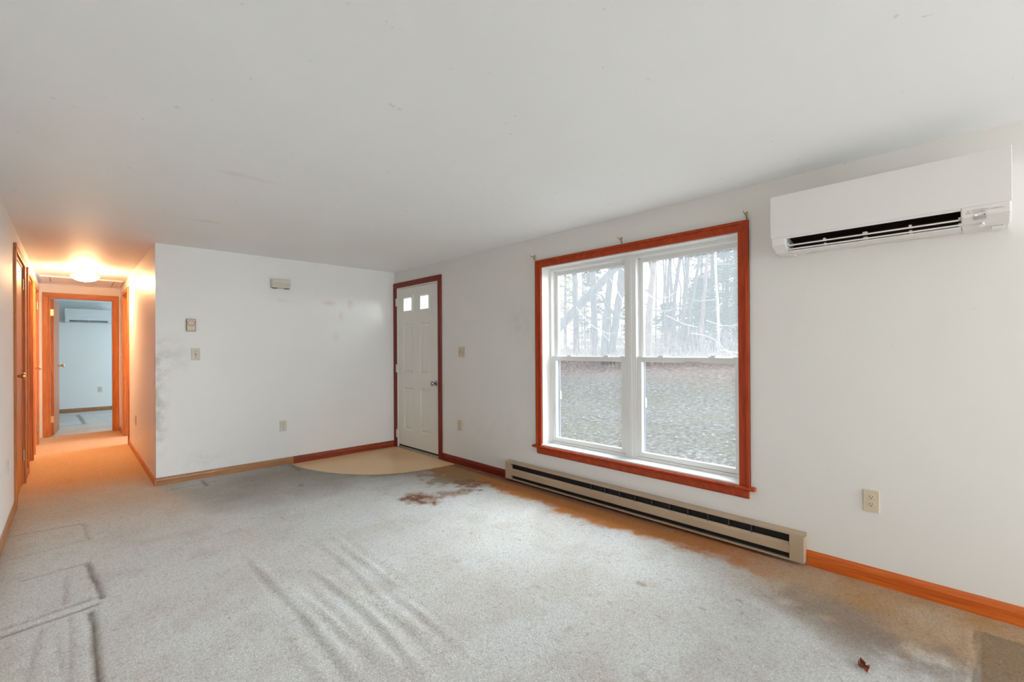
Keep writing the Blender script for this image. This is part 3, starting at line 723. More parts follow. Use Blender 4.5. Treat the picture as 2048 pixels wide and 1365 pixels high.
# ------------------------------------------------------------------ attic hatch in the hallway ceiling
ah = sroot('trim_1', 'wood framed attic hatch in the hallway ceiling', 'attic hatch', (0.13, 9.1, H), 0)
hx, hy0, hy1 = 0.425, -0.45, 0.44
MB().box(-hx, hx, hy0, hy0 + 0.075, -0.020, 0.0).build('hatch_trim', M['sill_paint'], ah, 0.005)
MB().box(-hx, hx, hy1 - 0.075, hy1, -0.020, 0.0).build('hatch_trim', M['sill_paint'], ah, 0.005)
for sx in (-1, 1): MB().box(sx * hx, sx * (hx - 0.09), hy0 + 0.075, hy1 - 0.075, -0.020, 0.0).build('hatch_trim', M['sill_paint'], ah, 0.005)
MB().box(-hx + 0.10, hx - 0.10, hy0 + 0.10, hy1 - 0.10, -0.012, -0.001).build('hatch_panel', M['sill_paint'], ah, 0.003)
MB().box(-hx + 0.09, hx - 0.09, hy0 + 0.075, hy1 - 0.075, -0.003, -0.0005).build('hatch_gap', M['hall_x'], ah)

# ------------------------------------------------------------------ hallway ceiling lamp
cl = thing('ceiling_light', 'lit frosted bowl lamp on the hallway ceiling', 'ceiling light', (0.135, 7.75, H))
MB().lathe([(0.088, 0), (0.090, -0.006), (0.086, -0.022), (0.030, -0.026)], (0, 0, 0), (0, 0, 1), 28).build('canopy', M['dull_brass'], cl, smooth=True)
MB().cyl((0, 0, -0.022), (0, 0, -0.085), 0.009, n=12).box(-0.10, 0.10, -0.008, 0.008, -0.062, -0.056).build('stem', M['dull_brass'], cl)
bo = MB()
pr = [(0.004, -0.152), (0.05, -0.147), (0.09, -0.134), (0.118, -0.114), (0.132, -0.090), (0.136, -0.082), (0.130, -0.082), (0.112, -0.110), (0.085, -0.129), (0.05, -0.141), (0.004, -0.146)]
bo.lathe(pr, (0, 0, 0), (0, 0, 1), 36, cap=False)
bo.build('bowl', M['bowl'], cl, smooth=True)
MB().lathe([(0.004, -0.168), (0.009, -0.162), (0.010, -0.156), (0.005, -0.150)], (0, 0, 0), (0, 0, 1), 14).build('finial', M['brass'], cl, smooth=True)
lamp('hallway_bulb_up', 'POINT', (0.135, 7.75, H - 0.055), None, 2.5, (1.0, 0.62, 0.30), shadow_soft_size=0.03)

# ------------------------------------------------------------------ baseboard heater, local x = viewer's right
HL = 2.50
he = thing('baseboard_heater', 'long bronze electric baseboard heater under the window', 'heater', (XR, 1.965, 0), RW)
xl, xr_ = -HL / 2, HL / 2
d = 0.066
MB().box(xl + 0.01, xr_ - 0.01, -0.004, 0, 0.025, 0.183).build('back_plate', M['heater'], he)
MB().prism([(0, 0.187), (-d + 0.006, 0.187), (-d, 0.183), (-d, 0.171), (-d + 0.003, 0.171), (-d + 0.003, 0.182), (0, 0.182)], 'x', xl, xr_).build('top_cover', M['heater'], he, 0.001)
MB().prism([(-d + 0.018, 0.124), (-d + 0.003, 0.109), (-d + 0.003, 0.062), (-d + 0.008, 0.059), (-d + 0.010, 0.063), (-d + 0.006, 0.067), (-d + 0.006, 0.108), (-d + 0.020, 0.122)], 'x', xl + 0.07, xr_ - 0.072).build('front_panel', M['heater'], he, 0.0006)
MB().prism([(0, 0.022), (-d - 0.002, 0.022), (-d - 0.002, 0.031), (-d + 0.002, 0.031), (-d + 0.004, 0.027), (0, 0.027)], 'x', xl, xr_).build('bottom_rail', M['heater'], he, 0.0006)
MB().box(xl, xl + 0.072, -d, 0, 0.027, 0.172).build('end_cap', M['heater'], he, 0.002)
MB().box(xr_ - 0.074, xr_, -d, 0, 0.027, 0.172).build('end_cap', M['heater'], he, 0.002)
MB().box(xl + 0.072, xr_ - 0.074, -d + 0.030, -0.004, 0.028, 0.181).build('heating_core', M['dark'], he)
for k in range(10):
    xx = -0.25 + k * 0.135
    MB().box(xx - 0.004, xx + 0.004, -d + 0.014, -d + 0.03, 0.118, 0.178).build('support_fin', M['fin'], he)

# ------------------------------------------------------------------ air conditioner
def mini_split(label, loc, rz, W, Hh, D, slim, lettered, rzroom):
    a = thing('air_conditioner', label, 'air conditioner', loc, rz)
    hwid = W / 2
    zl = 0.072 if lettered else 0.055       # height of the panel's lower edge
    za = 0.013
    # casing body (sides, back, bottom), open at the outlet
    prof_end = [(0, 0), (-D * 0.62, 0), (-D * 0.925, zl * 0.45), (-D * 0.955, zl), (-D * 0.955, Hh - 0.004), (0, Hh - 0.004)]
    x_a, x_b = -hwid + 0.074 * W / 0.92, hwid - 0.155 * W / 0.92
    MB().prism(prof_end, 'x', -hwid + 0.0015, x_a).build('end_housing', M['ac_white'], a, 0.006)
    MB().prism(prof_end, 'x', x_b, hwid - 0.0015).build('control_housing', M['ac_white'], a, 0.006)
    MB().prism([(0, 0.004), (-D * 0.30, 0.004), (-D * 0.34, zl + 0.03), (-D * 0.90, zl + 0.03), (-D * 0.90, Hh - 0.006), (0, Hh - 0.006)], 'x', x_a - 0.001, x_b + 0.001).build('casing', M['ac_body'], a)
    MB().prism([(-D * 0.30, 0.0), (-D * 0.66, 0.0), (-D * 0.70, 0.006), (-D * 0.60, 0.014), (-D * 0.32, 0.03)], 'x', x_a, x_b).build('drain_pan', M['ac_white'], a, 0.002)
    MB().prism([(-D * 0.345, 0.03), (-D * 0.345, zl + 0.028), (-D * 0.88, zl + 0.028), (-D * 0.88, zl + 0.022), (-D * 0.36, zl - 0.01), (-D * 0.36, 0.03)], 'x', x_a + 0.001, x_b - 0.001).build('outlet_throat', M['dark_brown'], a)
    # glossy front panel, bowed a little
    n = 10; po = []; pi_ = []
    for k in range(n + 1):
        t = k / n; z = zl + 0.003 + (Hh - zl - 0.003) * t
        y = -D + 0.007 * (1 - t) ** 2.2 + 0.003 * t ** 4
        po.append((y, z)); pi_.append((-D * 0.93 + 0.012 * (1 - t) ** 2, z))
    MB().prism(po + pi_[::-1], 'x', -hwid, hwid).build('front_panel', M['ac_white'], a, 0.002, smooth=False)
    MB().box(-hwid + 0.002, hwid - 0.002, -D * 0.97, 0, Hh - 0.004, Hh).build('top_grille', M['ac_body'], a, 0.001)
    # upper lip, two louvres with pivots
    MB().prism([(-D * 0.955, zl), (-D * 0.93, zl - 0.008), (-D * 0.88, zl - 0.004), (-D * 0.88, zl + 0.01), (-D * 0.955, zl + 0.01)], 'x', x_a, x_b).build('outlet_lip', M['ac_white'], a, 0.001)
    def vane(y0, z0, y1, z1, nm, t=0.0035):
        dy, dz = y1 - y0, z1 - z0; L = math.hypot(dy, dz); ny, nz_ = -dz / L * t, dy / L * t
        pts = [(y0 + ny, z0 + nz_), (y1 + ny, z1 + nz_), (y1 - ny, z1 - nz_), (y0 - ny, z0 - nz_)]
        return MB().prism(pts, 'x', x_a + 0.008, x_b - 0.008).build(nm, M['ac_body'], a, 0.0015)
    v1 = vane(-D * 0.60, 0.040, -D * 0.87, 0.028, 'upper_louvre')
    v2 = vane(-D * 0.52, 0.020, -D * 0.79, 0.010, 'lower_louvre')
    for fx in (0.004, 0.25, 0.50, 0.75, 0.996):
        xx = x_a + (x_b - x_a) * fx; w_ = 0.012 if fx != 0.5 else 0.02
        MB().box(xx - w_ / 2, xx + w_ / 2, -D * 0.82, -D * 0.70, 0.030, 0.044).build('pivot_bracket', M['ac_white'], v1, 0.002)
        MB().box(xx - w_ / 2, xx + w_ / 2, -D * 0.74, -D * 0.62, 0.008, 0.022).build('pivot_bracket', M['ac_white'], v2, 0.002)
    if lettered:
        # sloping control face: y falls back with z between (zl*.45) and zl
        def fy(z): return -D * 0.915 - D * 0.04 * (z - zl * 0.45) / (zl * 0.55) - 0.0030
        def text(s, x, z, size, nm):
            cu = bpy.data.curves.new(nm, 'FONT'); cu.body = s; cu.size = size; cu.extrude = 0.0003; cu.align_x = 'LEFT'
            o = bpy.data.objects.new(nm, cu); COL.objects.link(o); o.parent = a
            cu.materials.append(M['grey_print'])
            bpy.context.view_layer.update()
            me = bpy.data.meshes.new_from_object(o.evaluated_get(bpy.context.evaluated_depsgraph_get()))
            me.name = nm; bpy.data.objects.remove(o)
            o = bpy.data.objects.new(nm, me); COL.objects.link(o); o.parent = a
            o.location = (x, fy(z), z); o.rotation_euler = (PI / 2 + 0.12, 0, 0)
        xd = hwid - 0.128
        def dia(cx, cz, r): return [(cx, cz - r), (cx + r * 0.58, cz), (cx, cz + r), (cx - r * 0.58, cz)]
        em = MB()
        def rh(p0, ang, r=0.0058):
            q = []
            for (u_, v_) in ((0, 0), (r * 0.5, r * 0.866), (0, 2 * r * 0.866), (-r * 0.5, r * 0.866)):
                q.append((p0[0] + u_ * math.cos(ang) - v_ * math.sin(ang), p0[1] + u_ * math.sin(ang) + v_ * math.cos(ang)))
            return q
        c0 = (xd - 0.004, 0.050)
        for ang in (0, 2 * PI / 3, -2 * PI / 3):
            pts = rh(c0, ang); em.add([(p[0], fy(p[1]) - 0.0004, p[1]) for p in pts], [(0, 1, 2, 3)])
        em.build('emblem', M['grey_print'], a)
        text('MITSUBISHI', xd + 0.010, 0.054, 0.0095, 'lettering')
        text('ELECTRIC', xd + 0.010, 0.045, 0.0095, 'lettering')
        text('INVERTER', xd + 0.068, 0.052, 0.008, 'lettering')
        MB().box(xd + 0.018, xd + 0.024, fy(0.036) - 0.001, fy(0.036) + 0.004, 0.034, 0.0385).build('indicator_light', M['led'], a)
        MB().box(xd + 0.044, xd + 0.050, fy(0.036) - 0.001, fy(0.036) + 0.004, 0.034, 0.037).build('indicator_light', M['slot'], a)
        MB().add([(xd + 0.014, -D * 0.925 - 0.002, 0.030), (xd + 0.052, -D * 0.925 - 0.002, 0.030), (xd + 0.052, -D * 0.86, 0.018), (xd + 0.014, -D * 0.86, 0.018)], [(0, 1, 2, 3)]).build('receiver_window', M['grey_print'], a)
        MB().cyl((hwid - 0.09, -D * 0.70, 0.008), (hwid - 0.09, -D * 0.74, -0.004), 0.009, n=14).build('room_sensor', M['ac_body'], a)
        MB().box(hwid - 0.06, hwid - 0.02, -D * 0.45, -D * 0.25, -0.012, 0.0).build('pipe_cover', M['ac_body'], a, 0.002)
        MB().box(-0.03, 0.0, -D * 0.55, -D * 0.549, 0.0, 0.002).build('rating_label', M['slot'], a)
    else:
        MB().box(-hwid + 0.01, hwid * 0.30, -D - 0.003, -D + 0.02, zl + 0.012, zl + 0.075).build('service_flap', M['ac_body'], a, 0.002)
    return a
mini_split('large white air conditioner high on the window wall', (XR, 0.365, 1.808), RW, 0.921, 0.308, 0.248, False, True, 0)
mini_split('small white air conditioner on the bedroom wall seen through the hallway', (0.315, YBED, 1.865), 0, 0.79, 0.285, 0.22, True, False, 0)

# ------------------------------------------------------------------ outlets and switches
def plate(parent, w, h, mat):
    return MB().prism([(-w / 2, 0), (-w / 2, -0.004), (-w / 2 + 0.004, -0.0065), (w / 2 - 0.004, -0.0065), (w / 2, -0.004), (w / 2, 0)], 'z', -h / 2, h / 2).build('cover_plate', mat, parent, 0.0015)
def outlet(label, loc, rz, mat):
    o = thing('wall_outlet', label, 'outlet', loc, rz, 'duplex wall outlets')
    plate(o, 0.072, 0.116, mat)
    for s_ in (-1, 1):
        zc = s_ * 0.0195
        r = MB().lathe([(0.0165, 0), (0.0165, 0.0025), (0.015, 0.0032)], (0, -0.0055, zc), (0, -1, 0), 22).build('receptacle', mat, o)
        MB().box(-0.0075, -0.0050, -0.0092, -0.008, zc + 0.001, zc + 0.009).box(0.0050, 0.0075, -0.0092, -0.008, zc + 0.002, zc + 0.009).cyl((0, -0.008, zc - 0.006), (0, -0.0092, zc - 0.006), 0.003, n=10).build('slots', M['slot'], r)
    MB().cyl((0, -0.006, 0), (0, -0.0085, 0), 0.0035, n=10).build('screw', M['dull_brass'], o)
    return o
out_r = outlet('beige outlet on the window wall, between heater and frame edge', (XR, 0.4145, 0.4415), RW, M['beige_plastic'])
out_r['label'] = 'beige outlet on the bare wall below the large air conditioner'
dup(out_r, (XR, 4.007, 0.431), RW, 'beige outlet between the front door and the window, low down')
out_b = outlet('ivory outlet low on the far wall below the door chime', (1.696, YB, 0.4285), 0, M['ivory_plastic'])
dup(out_b, (0.458, YBED, 0.455), 0, 'ivory outlet on the bedroom wall seen through the hallway')
dup(out_b, (XL, 4.81, 0.452), LW, 'ivory outlet on the left wall before the closet door')
dup(out_r, (XH, 7.22, 0.423), RW, 'beige outlet on the hallway wall in warm lamp light')
def switch(label, loc, rz, gangs, mat, w):
    o = thing('light_switch', label, 'light switch', loc, rz, 'light switches')
    plate(o, w, 0.117, mat)
    for k in range(gangs):
        xx = (k - (gangs - 1) / 2) * 0.046
        MB().box(xx - 0.005, xx + 0.005, -0.0075, -0.006, -0.012, 0.012).build('toggle_slot', M['slot'], o)
        MB().prism([(-0.0065, -0.006), (-0.0065, 0.006), (-0.018, 0.011), (-0.018, 0.005)], 'x', xx - 0.0035, xx + 0.0035).build('toggle', mat, o, 0.0008)
        for zz in (-0.03, 0.03): MB().cyl((xx, -0.006, zz), (xx, -0.0082, zz), 0.0034, n=10).build('screw', M['slot'], o)
    return o
switch('beige double light switch between front door and window', (XR, 3.970, 1.240), RW, 2, M['beige_plastic'], 0.117)
sw1 = switch('grubby ivory light switch on the far wall under the thermostat', (0.889, YB, 1.235), 0, 1, M['ivory_plastic'], 0.073)
dup(sw1, (XH, 9.30, 1.20), RW, 'light switch at the end of the hallway beside the bedroom doorway')
# thermostat
th = thing('thermostat', 'small beige wall thermostat with round dial', 'thermostat', (0.851, YB, 1.522), 0)
MB().box(-0.038, 0.038, -0.024, 0, -0.060, 0.060).build('case', M['brown_plastic'], th, 0.003)
MB().box(-0.032, 0.032, -0.027, -0.023, -0.055, 0.055).build('face_plate', M['cream_face'], th, 0.002)
MB().lathe([(0.030, 0), (0.030, 0.004), (0.025, 0.004), (0.025, 0.0)], (0, -0.026, 0.018), (0, -1, 0), 30, cap=False).build('dial_ring', M['brown_plastic'], th)
dl = MB().lathe([(0.025, 0), (0.024, 0.003)], (0, -0.026, 0.018), (0, -1, 0), 28).build('dial', M['cream_face'], th)
MB().box(-0.014, 0.014, -0.0302, -0.0288, 0.026, 0.030).box(-0.018, 0.018, -0.0302, -0.0288, 0.002, 0.009).build('dial_markings', M['grey_print'], dl)
MB().box(-0.026, 0.026, -0.0276, -0.0268, -0.047, -0.044).build('scale_line', M['grey_print'], th)
# door chime
ch = thing('door_chime', 'ivory door chime box high on the far wall', 'door chime', (1.672, YB, 2.004), 0)
MB().box(-0.098, 0.098, -0.040, 0, -0.048, 0.048).build('chime_base', M['beige_plastic'], ch, 0.003)
MB().prism([(-0.038, -0.050), (-0.050, -0.046), (-0.050, -0.018), (-0.046, -0.012), (-0.046, 0.006), (-0.050, 0.012), (-0.050, 0.046), (-0.038, 0.050)], 'x', -0.092, 0.092).build('chime_cover', M['ivory_plastic'], ch, 0.003)
for sx in (-1, 1): MB().box(sx * 0.085, sx * 0.04, -0.044, -0.006, -0.0535, -0.048).build('sound_slot', M['slot'], ch)

# ------------------------------------------------------------------ curtain rod hooks above the window
def rod_hook(label, y, z):
    k = thing('curtain_rod_hook', label, 'curtain hook', (XR, y, z), RW, 'curtain rod hooks over the window')
    MB().box(-0.007, 0.007, -0.003, 0, -0.025, 0.025).build('mount_plate', M['dull_brass'], k, 0.001)
    MB().tube([(0, -0.003, 0.008), (0, -0.03, 0.008), (0, -0.052, 0.006), (0, -0.062, 0.012), (0, -0.060, 0.020)], [0.0035] * 5, 8).tube([(0, -0.003, -0.012), (0, -0.025, 0.0), (0, -0.04, 0.006)], [0.003] * 3, 8).build('arm', M['dull_brass'], k, smooth=True)
    for zz in (-0.018, 0.018): MB().cyl((0, -0.003, zz), (0, -0.006, zz), 0.0035, n=8).build('screw', M['slot'], k)
    return k
k0 = rod_hook('brass curtain rod hook above the window corner nearest the front door', 2.872, 2.112)
dup(k0, (XR, 1.945, 2.112), RW, 'brass curtain rod hook above the middle of the window')
dup(k0, (XR, 1.030, 2.108), RW, 'brass curtain rod hook above the window corner nearest the air conditioner')

# ------------------------------------------------------------------ dried leaf on the carpet
def dry_leaf(loc):
    o = thing('dry_leaf', 'curled reddish brown dead leaf on the carpet', 'leaf', loc, 0.5)
    n, m = 14, 7; vs = []; fs = []
    for i in range(n + 1):
        t = i / n; w = 0.020 * (math.sin(PI * min(1, t * 0.98 + 0.02)) ** 0.8) * (1 + 0.35 * math.sin(t * 17))
        for j in range(m + 1):
            q = (j / m - 0.5) * 2
            a = q * 1.5
            vs.append((-0.032 + 0.062 * t, math.sin(a) * w * 0.8, 0.007 + (1 - math.cos(a)) * 0.016 + 0.006 * math.sin(t * 7) + 0.002 * math.sin(q * 9 + t * 11)))
    for i in range(n):
        for j in range(m): fs.append((i * (m + 1) + j, (i + 1) * (m + 1) + j, (i + 1) * (m + 1) + j + 1, i * (m + 1) + j + 1))
    b = MB().add(vs, fs).build('blade', M['leaf'], o, smooth=True)
    sol = b.modifiers.new('thick', 'SOLIDIFY'); sol.thickness = 0.0008
    MB().tube([(0.028, 0, 0.008), (0.04, -0.004, 0.006), (0.052, -0.012, 0.005)], [0.0018, 0.0014, 0.001], 6).build('stalk', M['leaf'], o)
dry_leaf((2.235, 0.328, 0.0))

# ------------------------------------------------------------------ outdoors
def gz(x, y):
    return -0.42 + 0.095 * np.maximum(0, x - 4.0) * (x < 21) + (x >= 21) * 1.615 + 0.07 * np.sin(x * 0.9 + y * 0.5) * np.clip((x - 5) / 4, 0, 1)
gx = np.concatenate([np.arange(XRo, 24, 0.25), np.arange(24, 70, 2.0)]); gy = np.concatenate([np.arange(-6, 26, 0.25), np.arange(26, 60, 2.0)])
GX, GY = np.meshgrid(gx, gy); GZ = gz(GX, GY)
lm = MB(); i = np.arange(GX.size).reshape(GX.shape)
lm.v = list(map(tuple, np.stack([GX, GY, GZ], -1).reshape(-1, 3).tolist()))
lm.f = list(map(tuple, np.stack([i[:-1, :-1], i[:-1, 1:], i[1:, 1:], i[1:, :-1]], -1).reshape(-1, 4).tolist()))
struct(lm.build('lawn', M['lawn'], smooth=True), 'dry brown winter lawn rising to the woods', 'lawn')
# scattered fallen leaves
fl = MB()
for k in range(2400):
    x = 4.5 + 13 * random.random() ** 0.8; y = -1 + 14 * random.random(); z = float(gz(np.array(x), np.array(y))) + 0.02
    a = random.random() * 2 * PI; r = 0.014 + 0.024 * random.random(); h1, h2 = 0.003, 0.003
    dx, dy = math.cos(a) * r, math.sin(a) * r
    fl.add([(x - dx, y - dy, z), (x + dy * .6, y - dx * .6, z + h1), (x + dx, y + dy, z), (x - dy * .6, y + dx * .6, z + h2)], [(0, 1, 2, 3)])
lo = fl.build('fallen_leaves', M['litter']); lo['kind'] = 'stuff'; lo['label'] = 'pale fallen leaves scattered over the lawn'; lo['category'] = 'fallen leaves'

def bez(pts, n):
    """smooth polyline through pts"""
    P = [Vector(p) for p in pts]
    if len(P) == 2: return [P[0].lerp(P[1], t / n) for t in range(n + 1)]
    out = []
    for i in range(len(P) - 1):
        p0 = P[max(i - 1, 0)]; p1 = P[i]; p2 = P[i + 1]; p3 = P[min(i + 2, len(P) - 1)]
        for t in range(n):
            s_ = t / n
            out.append(0.5 * ((2 * p1) + (p2 - p0) * s_ + (2 * p0 - 5 * p1 + 4 * p2 - p3) * s_ ** 2 + (3 * p1 - p0 - 3 * p2 + p3) * s_ ** 3))
    return out + [P[-1]]
def tree(name, label, pts, r0, r1, mat, nb=8, blen=1.8, z_lo=1.6, seed=0, group='bare trees at the edge of the woods', branch_mat=None, limbs=()):
    rd = random.Random(seed)
    base = Vector(pts[0]); base.z = float(gz(np.array(base.x), np.array(base.y))) - 0.15
    t = thing(name, label, 'tree', base, 0, group)
    top = Vector(pts[-1]); d = (top - Vector(pts[-2])).normalized()
    P = bez([base] + [Vector(p) for p in pts[1:]] + [top + d * 4.5], 5)
    P = [p - base + Vector((rd.uniform(-.02, .02), rd.uniform(-.02, .02), 0)) for p in P]
    n = len(P); rr = [r0 * 1.25 if k == 0 else r0 + (r1 - r0) * k / (n - 1) for k in range(n)]
    bm_ = MB().tube(P, rr, 12)
    for L in limbs:
        Q = bez([Vector(p) - base for p in L[0]], 4); m_ = len(Q)
        bm_.tube(Q, [L[1] + (L[2] - L[1]) * k / (m_ - 1) for k in range(m_)], 8)
    for k in range(nb):
        h = rd.uniform(z_lo, P[-1].z); q = min(range(n), key=lambda i_: abs(P[i_].z - h)); o = P[q]
        a = rd.uniform(0, 2 * PI); L = blen * rd.uniform(.5, 1.1); r = rr[q] * 0.30
        e1 = o + Vector((math.cos(a) * L * .5, math.sin(a) * L * .5, rd.uniform(-.1, .35) * L)); e2 = e1 + Vector((math.cos(a + .3) * L * .5, math.sin(a + .3) * L * .5, rd.uniform(-.25, .35) * L))
        bm_.tube([o, e1, e2], [r, r * .6, r * .2], 6)
        for s_ in range(3):
            b0 = e1.lerp(e2, rd.random()); b1 = b0 + Vector((rd.uniform(-.4, .4), rd.uniform(-.4, .4), rd.uniform(-.2, .4))) * L * .5
            bm_.tube([b0, b1], [r * .3, r * .08], 5)
    b_ = bm_.build('trunk', mat, t, smooth=True)
    return t
G = 'bare trees at the edge of the woods'
tree('tree', 'straight grey trunk at the window side nearest the front door', [(17.56, 13.62, .9), (17.55, 13.62, 2.67), (17.5, 13.66, 4.96)], .16, .11, M['bark'], 9, 1.8, 1.5, 1)
tree('tree', 'straight grey trunk crossed by the leaning tree', [(16.56, 11.8, .9), (16.53, 11.82, 2.54), (16.48, 11.87, 4.73)], .15, .12, M['bark'], 8, 1.8, 1.8, 2)
tree('leaning_tree', 'thick grey tree leaning diagonally across the woods', [(10.3, 10.95, 0.2), (11.56, 9.68, 1.98), (12.2, 9.06, 2.93), (12.91, 8.36, 3.94), (13.6, 7.69, 5.01)], .145, .11, M['bark'], 7, 1.2, 2.2, 3)
tree('tree', 'short thick grey trunk beside the forked tree', [(15.16, 10.37, .9), (15.19, 10.34, 2.21), (15.27, 10.26, 3.2)], .16, .10, M['bark'], 6, 1.0, 1.8, 4)
tree('tree', 'forked grey tree with a side limb near the window centre post', [(15.35, 10.19, .9), (15.46, 10.07, 2.21), (15.61, 9.93, 3.39), (15.67, 9.87, 4.48)], .15, .14, M['bark'], 9, 1.5, 1.8, 5,
     limbs=[([(15.50, 10.03, 2.6), (15.9, 9.5, 3.2), (16.2, 9.2, 3.5)], .05, .02), ([(15.5, 10.0, 2.5), (15.2, 10.2, 2.9), (15.0, 10.4, 3.4)], .07, .04)])
tree('tree', 'thick pale brown trunk just past the window centre post', [(15.5, 8.65, .9), (15.54, 8.6, 2.71), (15.66, 8.49, 4.48)], .15, .085, M['bark_red'], 10, 1.6, 1.6, 6)
tree('tree', 'slim forked sapling against bright sky', [(20.61, 10.65, .9), (20.72, 10.54, 3.61), (20.8, 10.46, 5.66)], .085, .06, M['bark'], 10, 1.8, 1.5, 7)
tree('tree', 'slim slightly bent grey trunk in the middle of the bright gap', [(18.96, 9.47, .9), (19.06, 9.37, 3.39), (19.25, 9.17, 5.33)], .085, .07, M['bark'], 9, 1.8, 1.5, 8)
tree('tree', 'steeper of two slim trunks slanting out of one clump', [(18.25, 8.77, .9), (18.39, 8.62, 3.08), (18.56, 8.45, 5.2)], .09, .05, M['bark'], 8, 1.6, 1.8, 9)
tree('tree', 'more slanted of two slim trunks from one clump', [(18.33, 8.69, .9), (18.6, 8.42, 3.07), (18.88, 8.15, 5.06)], .08, .045, M['bark'], 8, 1.6, 1.8, 10)
tree('tree', 'slim reddish trunk in front of the evergreens', [(20.87, 9.01, .9), (20.96, 8.92, 3.03), (21.13, 8.75, 5.8)], .09, .06, M['bark_red'], 9, 1.8, 1.8, 11)
tree('birch_tree', 'thin pale birch in front of the evergreens', [(20.46, 8.02, .9), (20.43, 8.04, 2.94), (20.34, 8.11, 5.58)], .06, .045, M['bark_pale'], 9, 1.8, 1.6, 12)
tree('tree', 'dark thin trunk among the evergreens beside the birch', [(24.81, 9.36, .9), (24.89, 9.28, 6.44)], .09, .07, M['bark'], 8, 1.8, 2, 13)
tree('tree', 'dark thin trunk among the evergreens at the window edge nearest the air conditioner', [(27.29, 9.75, .9), (27.27, 9.75, 6.87)], .11, .08, M['bark'], 8, 1.8, 2, 14)

def conifer(label, x, y, h, rad, mat, seed, z0=0.4, dens=1.0, name='pine_tree', group='evergreens in the woods'):
    rd = random.Random(seed); b = Vector((x, y, float(gz(np.array(x), np.array(y))) - .1))
    t = thing(name, label, 'tree', b, 0, group)
    fo = MB(); br = MB().tube([(0, 0, 0), (0.05, 0, h * .5), (0, 0, h)], [.13, .09, .02], 8)
    lev = z0
    while lev < h:
        fr = (1 - lev / h); R_ = rad * (0.25 + 0.75 * fr) * (0.8 + .4 * rd.random())
        for k in range(int(7 * dens)):
            a = rd.uniform(0, 2 * PI); L = R_ * rd.uniform(.6, 1.1); dr = rd.uniform(-.25, .05)
            e = Vector((math.cos(a) * L, math.sin(a) * L, lev + dr * L))
            br.tube([(0, 0, lev), e], [.02, .006], 4)
            for s_ in range(int(17 * dens)):
                p = Vector((0, 0, lev)).lerp(e, rd.uniform(.25, 1.05)) + Vector((rd.uniform(-.18, .18), rd.uniform(-.18, .18), rd.uniform(-.12, .12)))
                for q in range(3):
                    aa_ = rd.uniform(0, 2 * PI); ln = rd.uniform(.14, .34); w = .026
                    dv_ = Vector((math.cos(aa_) * ln, math.sin(aa_) * ln, rd.uniform(-.1, .1)))
                    wv = Vector((-math.sin(aa_) * w, math.cos(aa_) * w, rd.uniform(-w, w)))
                    fo.add([p - wv, p + dv_ * .5 - wv * 1.6, p + dv_, p + dv_ * .5 + wv * 1.6], [(0, 1, 2, 3)])
        lev += rd.uniform(.28, .42)
    br.build('trunk', M['bark'], t); fo.build('foliage', mat, t)
conifer('bushy evergreen in front of the tall dense one', 23.4, 7.6, 4.5, 1.6, M['pine'], 31)
conifer('young evergreen low between birch and reddish trunk', 22.4, 9.6, 3.6, 1.3, M['pine'], 32)
conifer('tall dense evergreen at the window edge nearest the air conditioner', 26.5, 9.0, 9.5, 2.2, M['pine'], 21)
conifer('tall evergreen behind the thin pale birch', 24.3, 9.86, 9.0, 1.9, M['pine'], 22)
conifer('lower evergreen behind the slanting clump', 27.6, 12.2, 4.2, 2.0, M['pine'], 23)
conifer('low evergreen behind the slim saplings in the bright gap', 26.4, 13.4, 3.2, 2.0, M['pine'], 24)
conifer('yellow green tree behind the leaning trunk', 26.5, 21.6, 9.0, 2.4, M['pine_yellow'], 25, 2.5, .8, 'tree')
conifer('evergreen behind the trunk crossed by the leaning tree', 26.3, 19.0, 6.5, 1.9, M['pine'], 26, .6, .8)
conifer('evergreen between the forked tree and the window centre post', 28.0, 16.6, 6.0, 1.8, M['pine'], 27, .5, .8)
conifer('evergreen beyond the edge of the window nearest the air conditioner', 24.6, 6.2, 9.0, 2.0, M['pine'], 28)
# far thin trunks and undergrowth
dw = MB(); rd = random.Random(5)
for k in range(55):
    dd = rd.uniform(28, 44); an = math.radians(rd.uniform(44, 76)); x = dd * math.sin(an); y = dd * math.cos(an); r = rd.uniform(.03, .11); z = float(gz(np.array(x), np.array(y)))
    dw.tube([(x, y, z - .2), (x + rd.uniform(-.4, .4), y + rd.uniform(-.4, .4), z + 5), (x + rd.uniform(-1, 1), y + rd.uniform(-1, 1), z + rd.uniform(8, 12))], [r, r * .8, r * .3], 6)
    for q in range(4):
        h = rd.uniform(1.5, 8); a = rd.uniform(0, 2 * PI); L = rd.uniform(.6, 2)
        dw.tube([(x, y, z + h), (x + math.cos(a) * L, y + math.sin(a) * L, z + h + rd.uniform(-.2, .8))], [.02, .006], 4)
o = dw.build('distant_treeline', M['bark']); o['kind'] = 'stuff'; o['label'] = 'thin grey trunks of the woods far behind the lawn'; o['category'] = 'woods'
ub = MB()
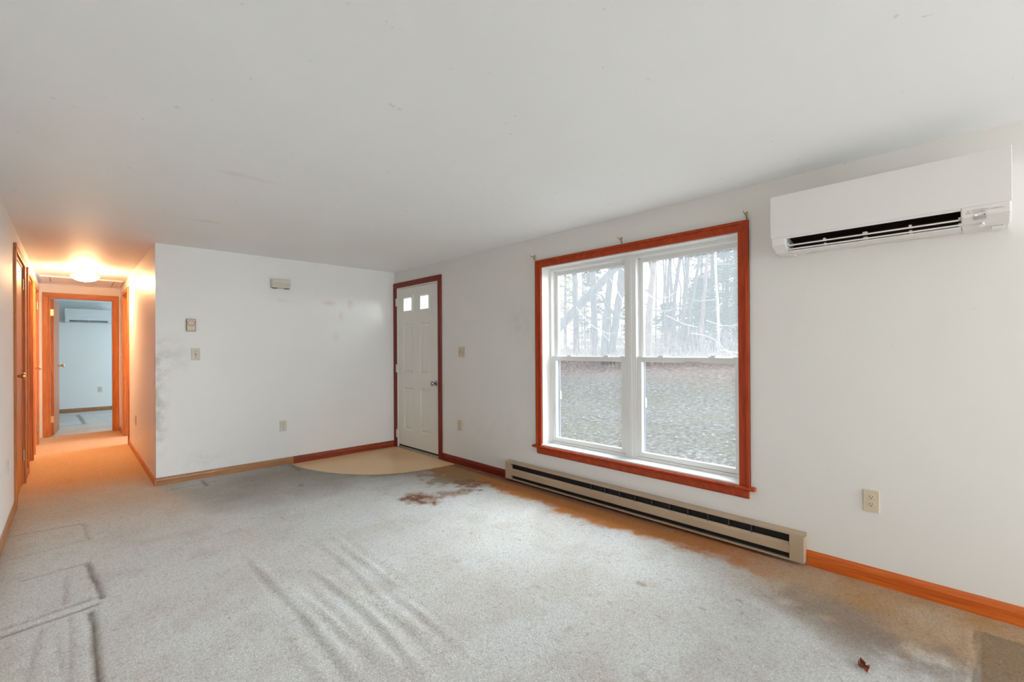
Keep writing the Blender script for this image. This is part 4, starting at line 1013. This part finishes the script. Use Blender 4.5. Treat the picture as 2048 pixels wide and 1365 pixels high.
for k in range(1500):
    dd = rd.uniform(17.5, 30); an = math.radians(rd.uniform(43, 77)); x = dd * math.sin(an); y = dd * math.cos(an); z = float(gz(np.array(x), np.array(y)))
    h = rd.uniform(.3, 1.3) * (0.6 if dd < 20 else 1); a = rd.uniform(0, 2 * PI); L = rd.uniform(.1, .8)
    p1 = (x + math.cos(a) * L * .4, y + math.sin(a) * L * .4, z + h * .7); p2 = (x + math.cos(a) * L, y + math.sin(a) * L, z + h)
    ub.tube([(x, y, z - .05), p1, p2], [.010, .007, .003], 4)
    for q in range(2): ub.tube([p1, (p1[0] + rd.uniform(-.4, .4), p1[1] + rd.uniform(-.4, .4), p1[2] + rd.uniform(-.1, .5))], [.006, .002], 4)
o = ub.build('undergrowth', M['brush']); o['kind'] = 'stuff'; o['label'] = 'tangled dry brush along the edge of the woods'; o['category'] = 'undergrowth'
tw = MB()
for pts in ([(11.6, 9.0, 2.6), (11.9, 8.6, 2.0), (12.3, 8.3, 1.75)], [(12.5, 8.3, 3.5), (12.7, 7.9, 2.7), (13.1, 7.6, 2.2)], [(13.0, 8.2, 3.9), (13.4, 7.6, 3.1), (13.7, 7.3, 2.8)],
            [(14.6, 6.6, 1.75), (15.2, 6.2, 1.6), (15.6, 5.8, 1.1), (16.0, 5.4, .75)], [(14.9, 7.6, 2.4), (15.4, 7.2, 2.1), (15.8, 6.9, 2.0)], [(16.2, 6.8, 2.25), (16.6, 6.3, 2.05), (17.0, 5.8, 2.1)], [(15.5, 6.0, 1.2), (16.3, 5.6, 1.1), (16.8, 5.4, 1.3)]):
    tw.tube(bez(pts, 4), list(np.linspace(.013, .006, len(bez(pts, 4)))), 5)
    for q in range(4):
        b0 = Vector(pts[1]).lerp(Vector(pts[-1]), rd.random()); tw.tube([b0, b0 + Vector((rd.uniform(-.3, .3), rd.uniform(-.3, .3), rd.uniform(-.4, .2)))], [.006, .003], 4)
o = tw.build('bare_twigs', M['twig']); o['kind'] = 'stuff'; o['label'] = 'pale bare twigs hanging in front of the woods'; o['category'] = 'twigs'
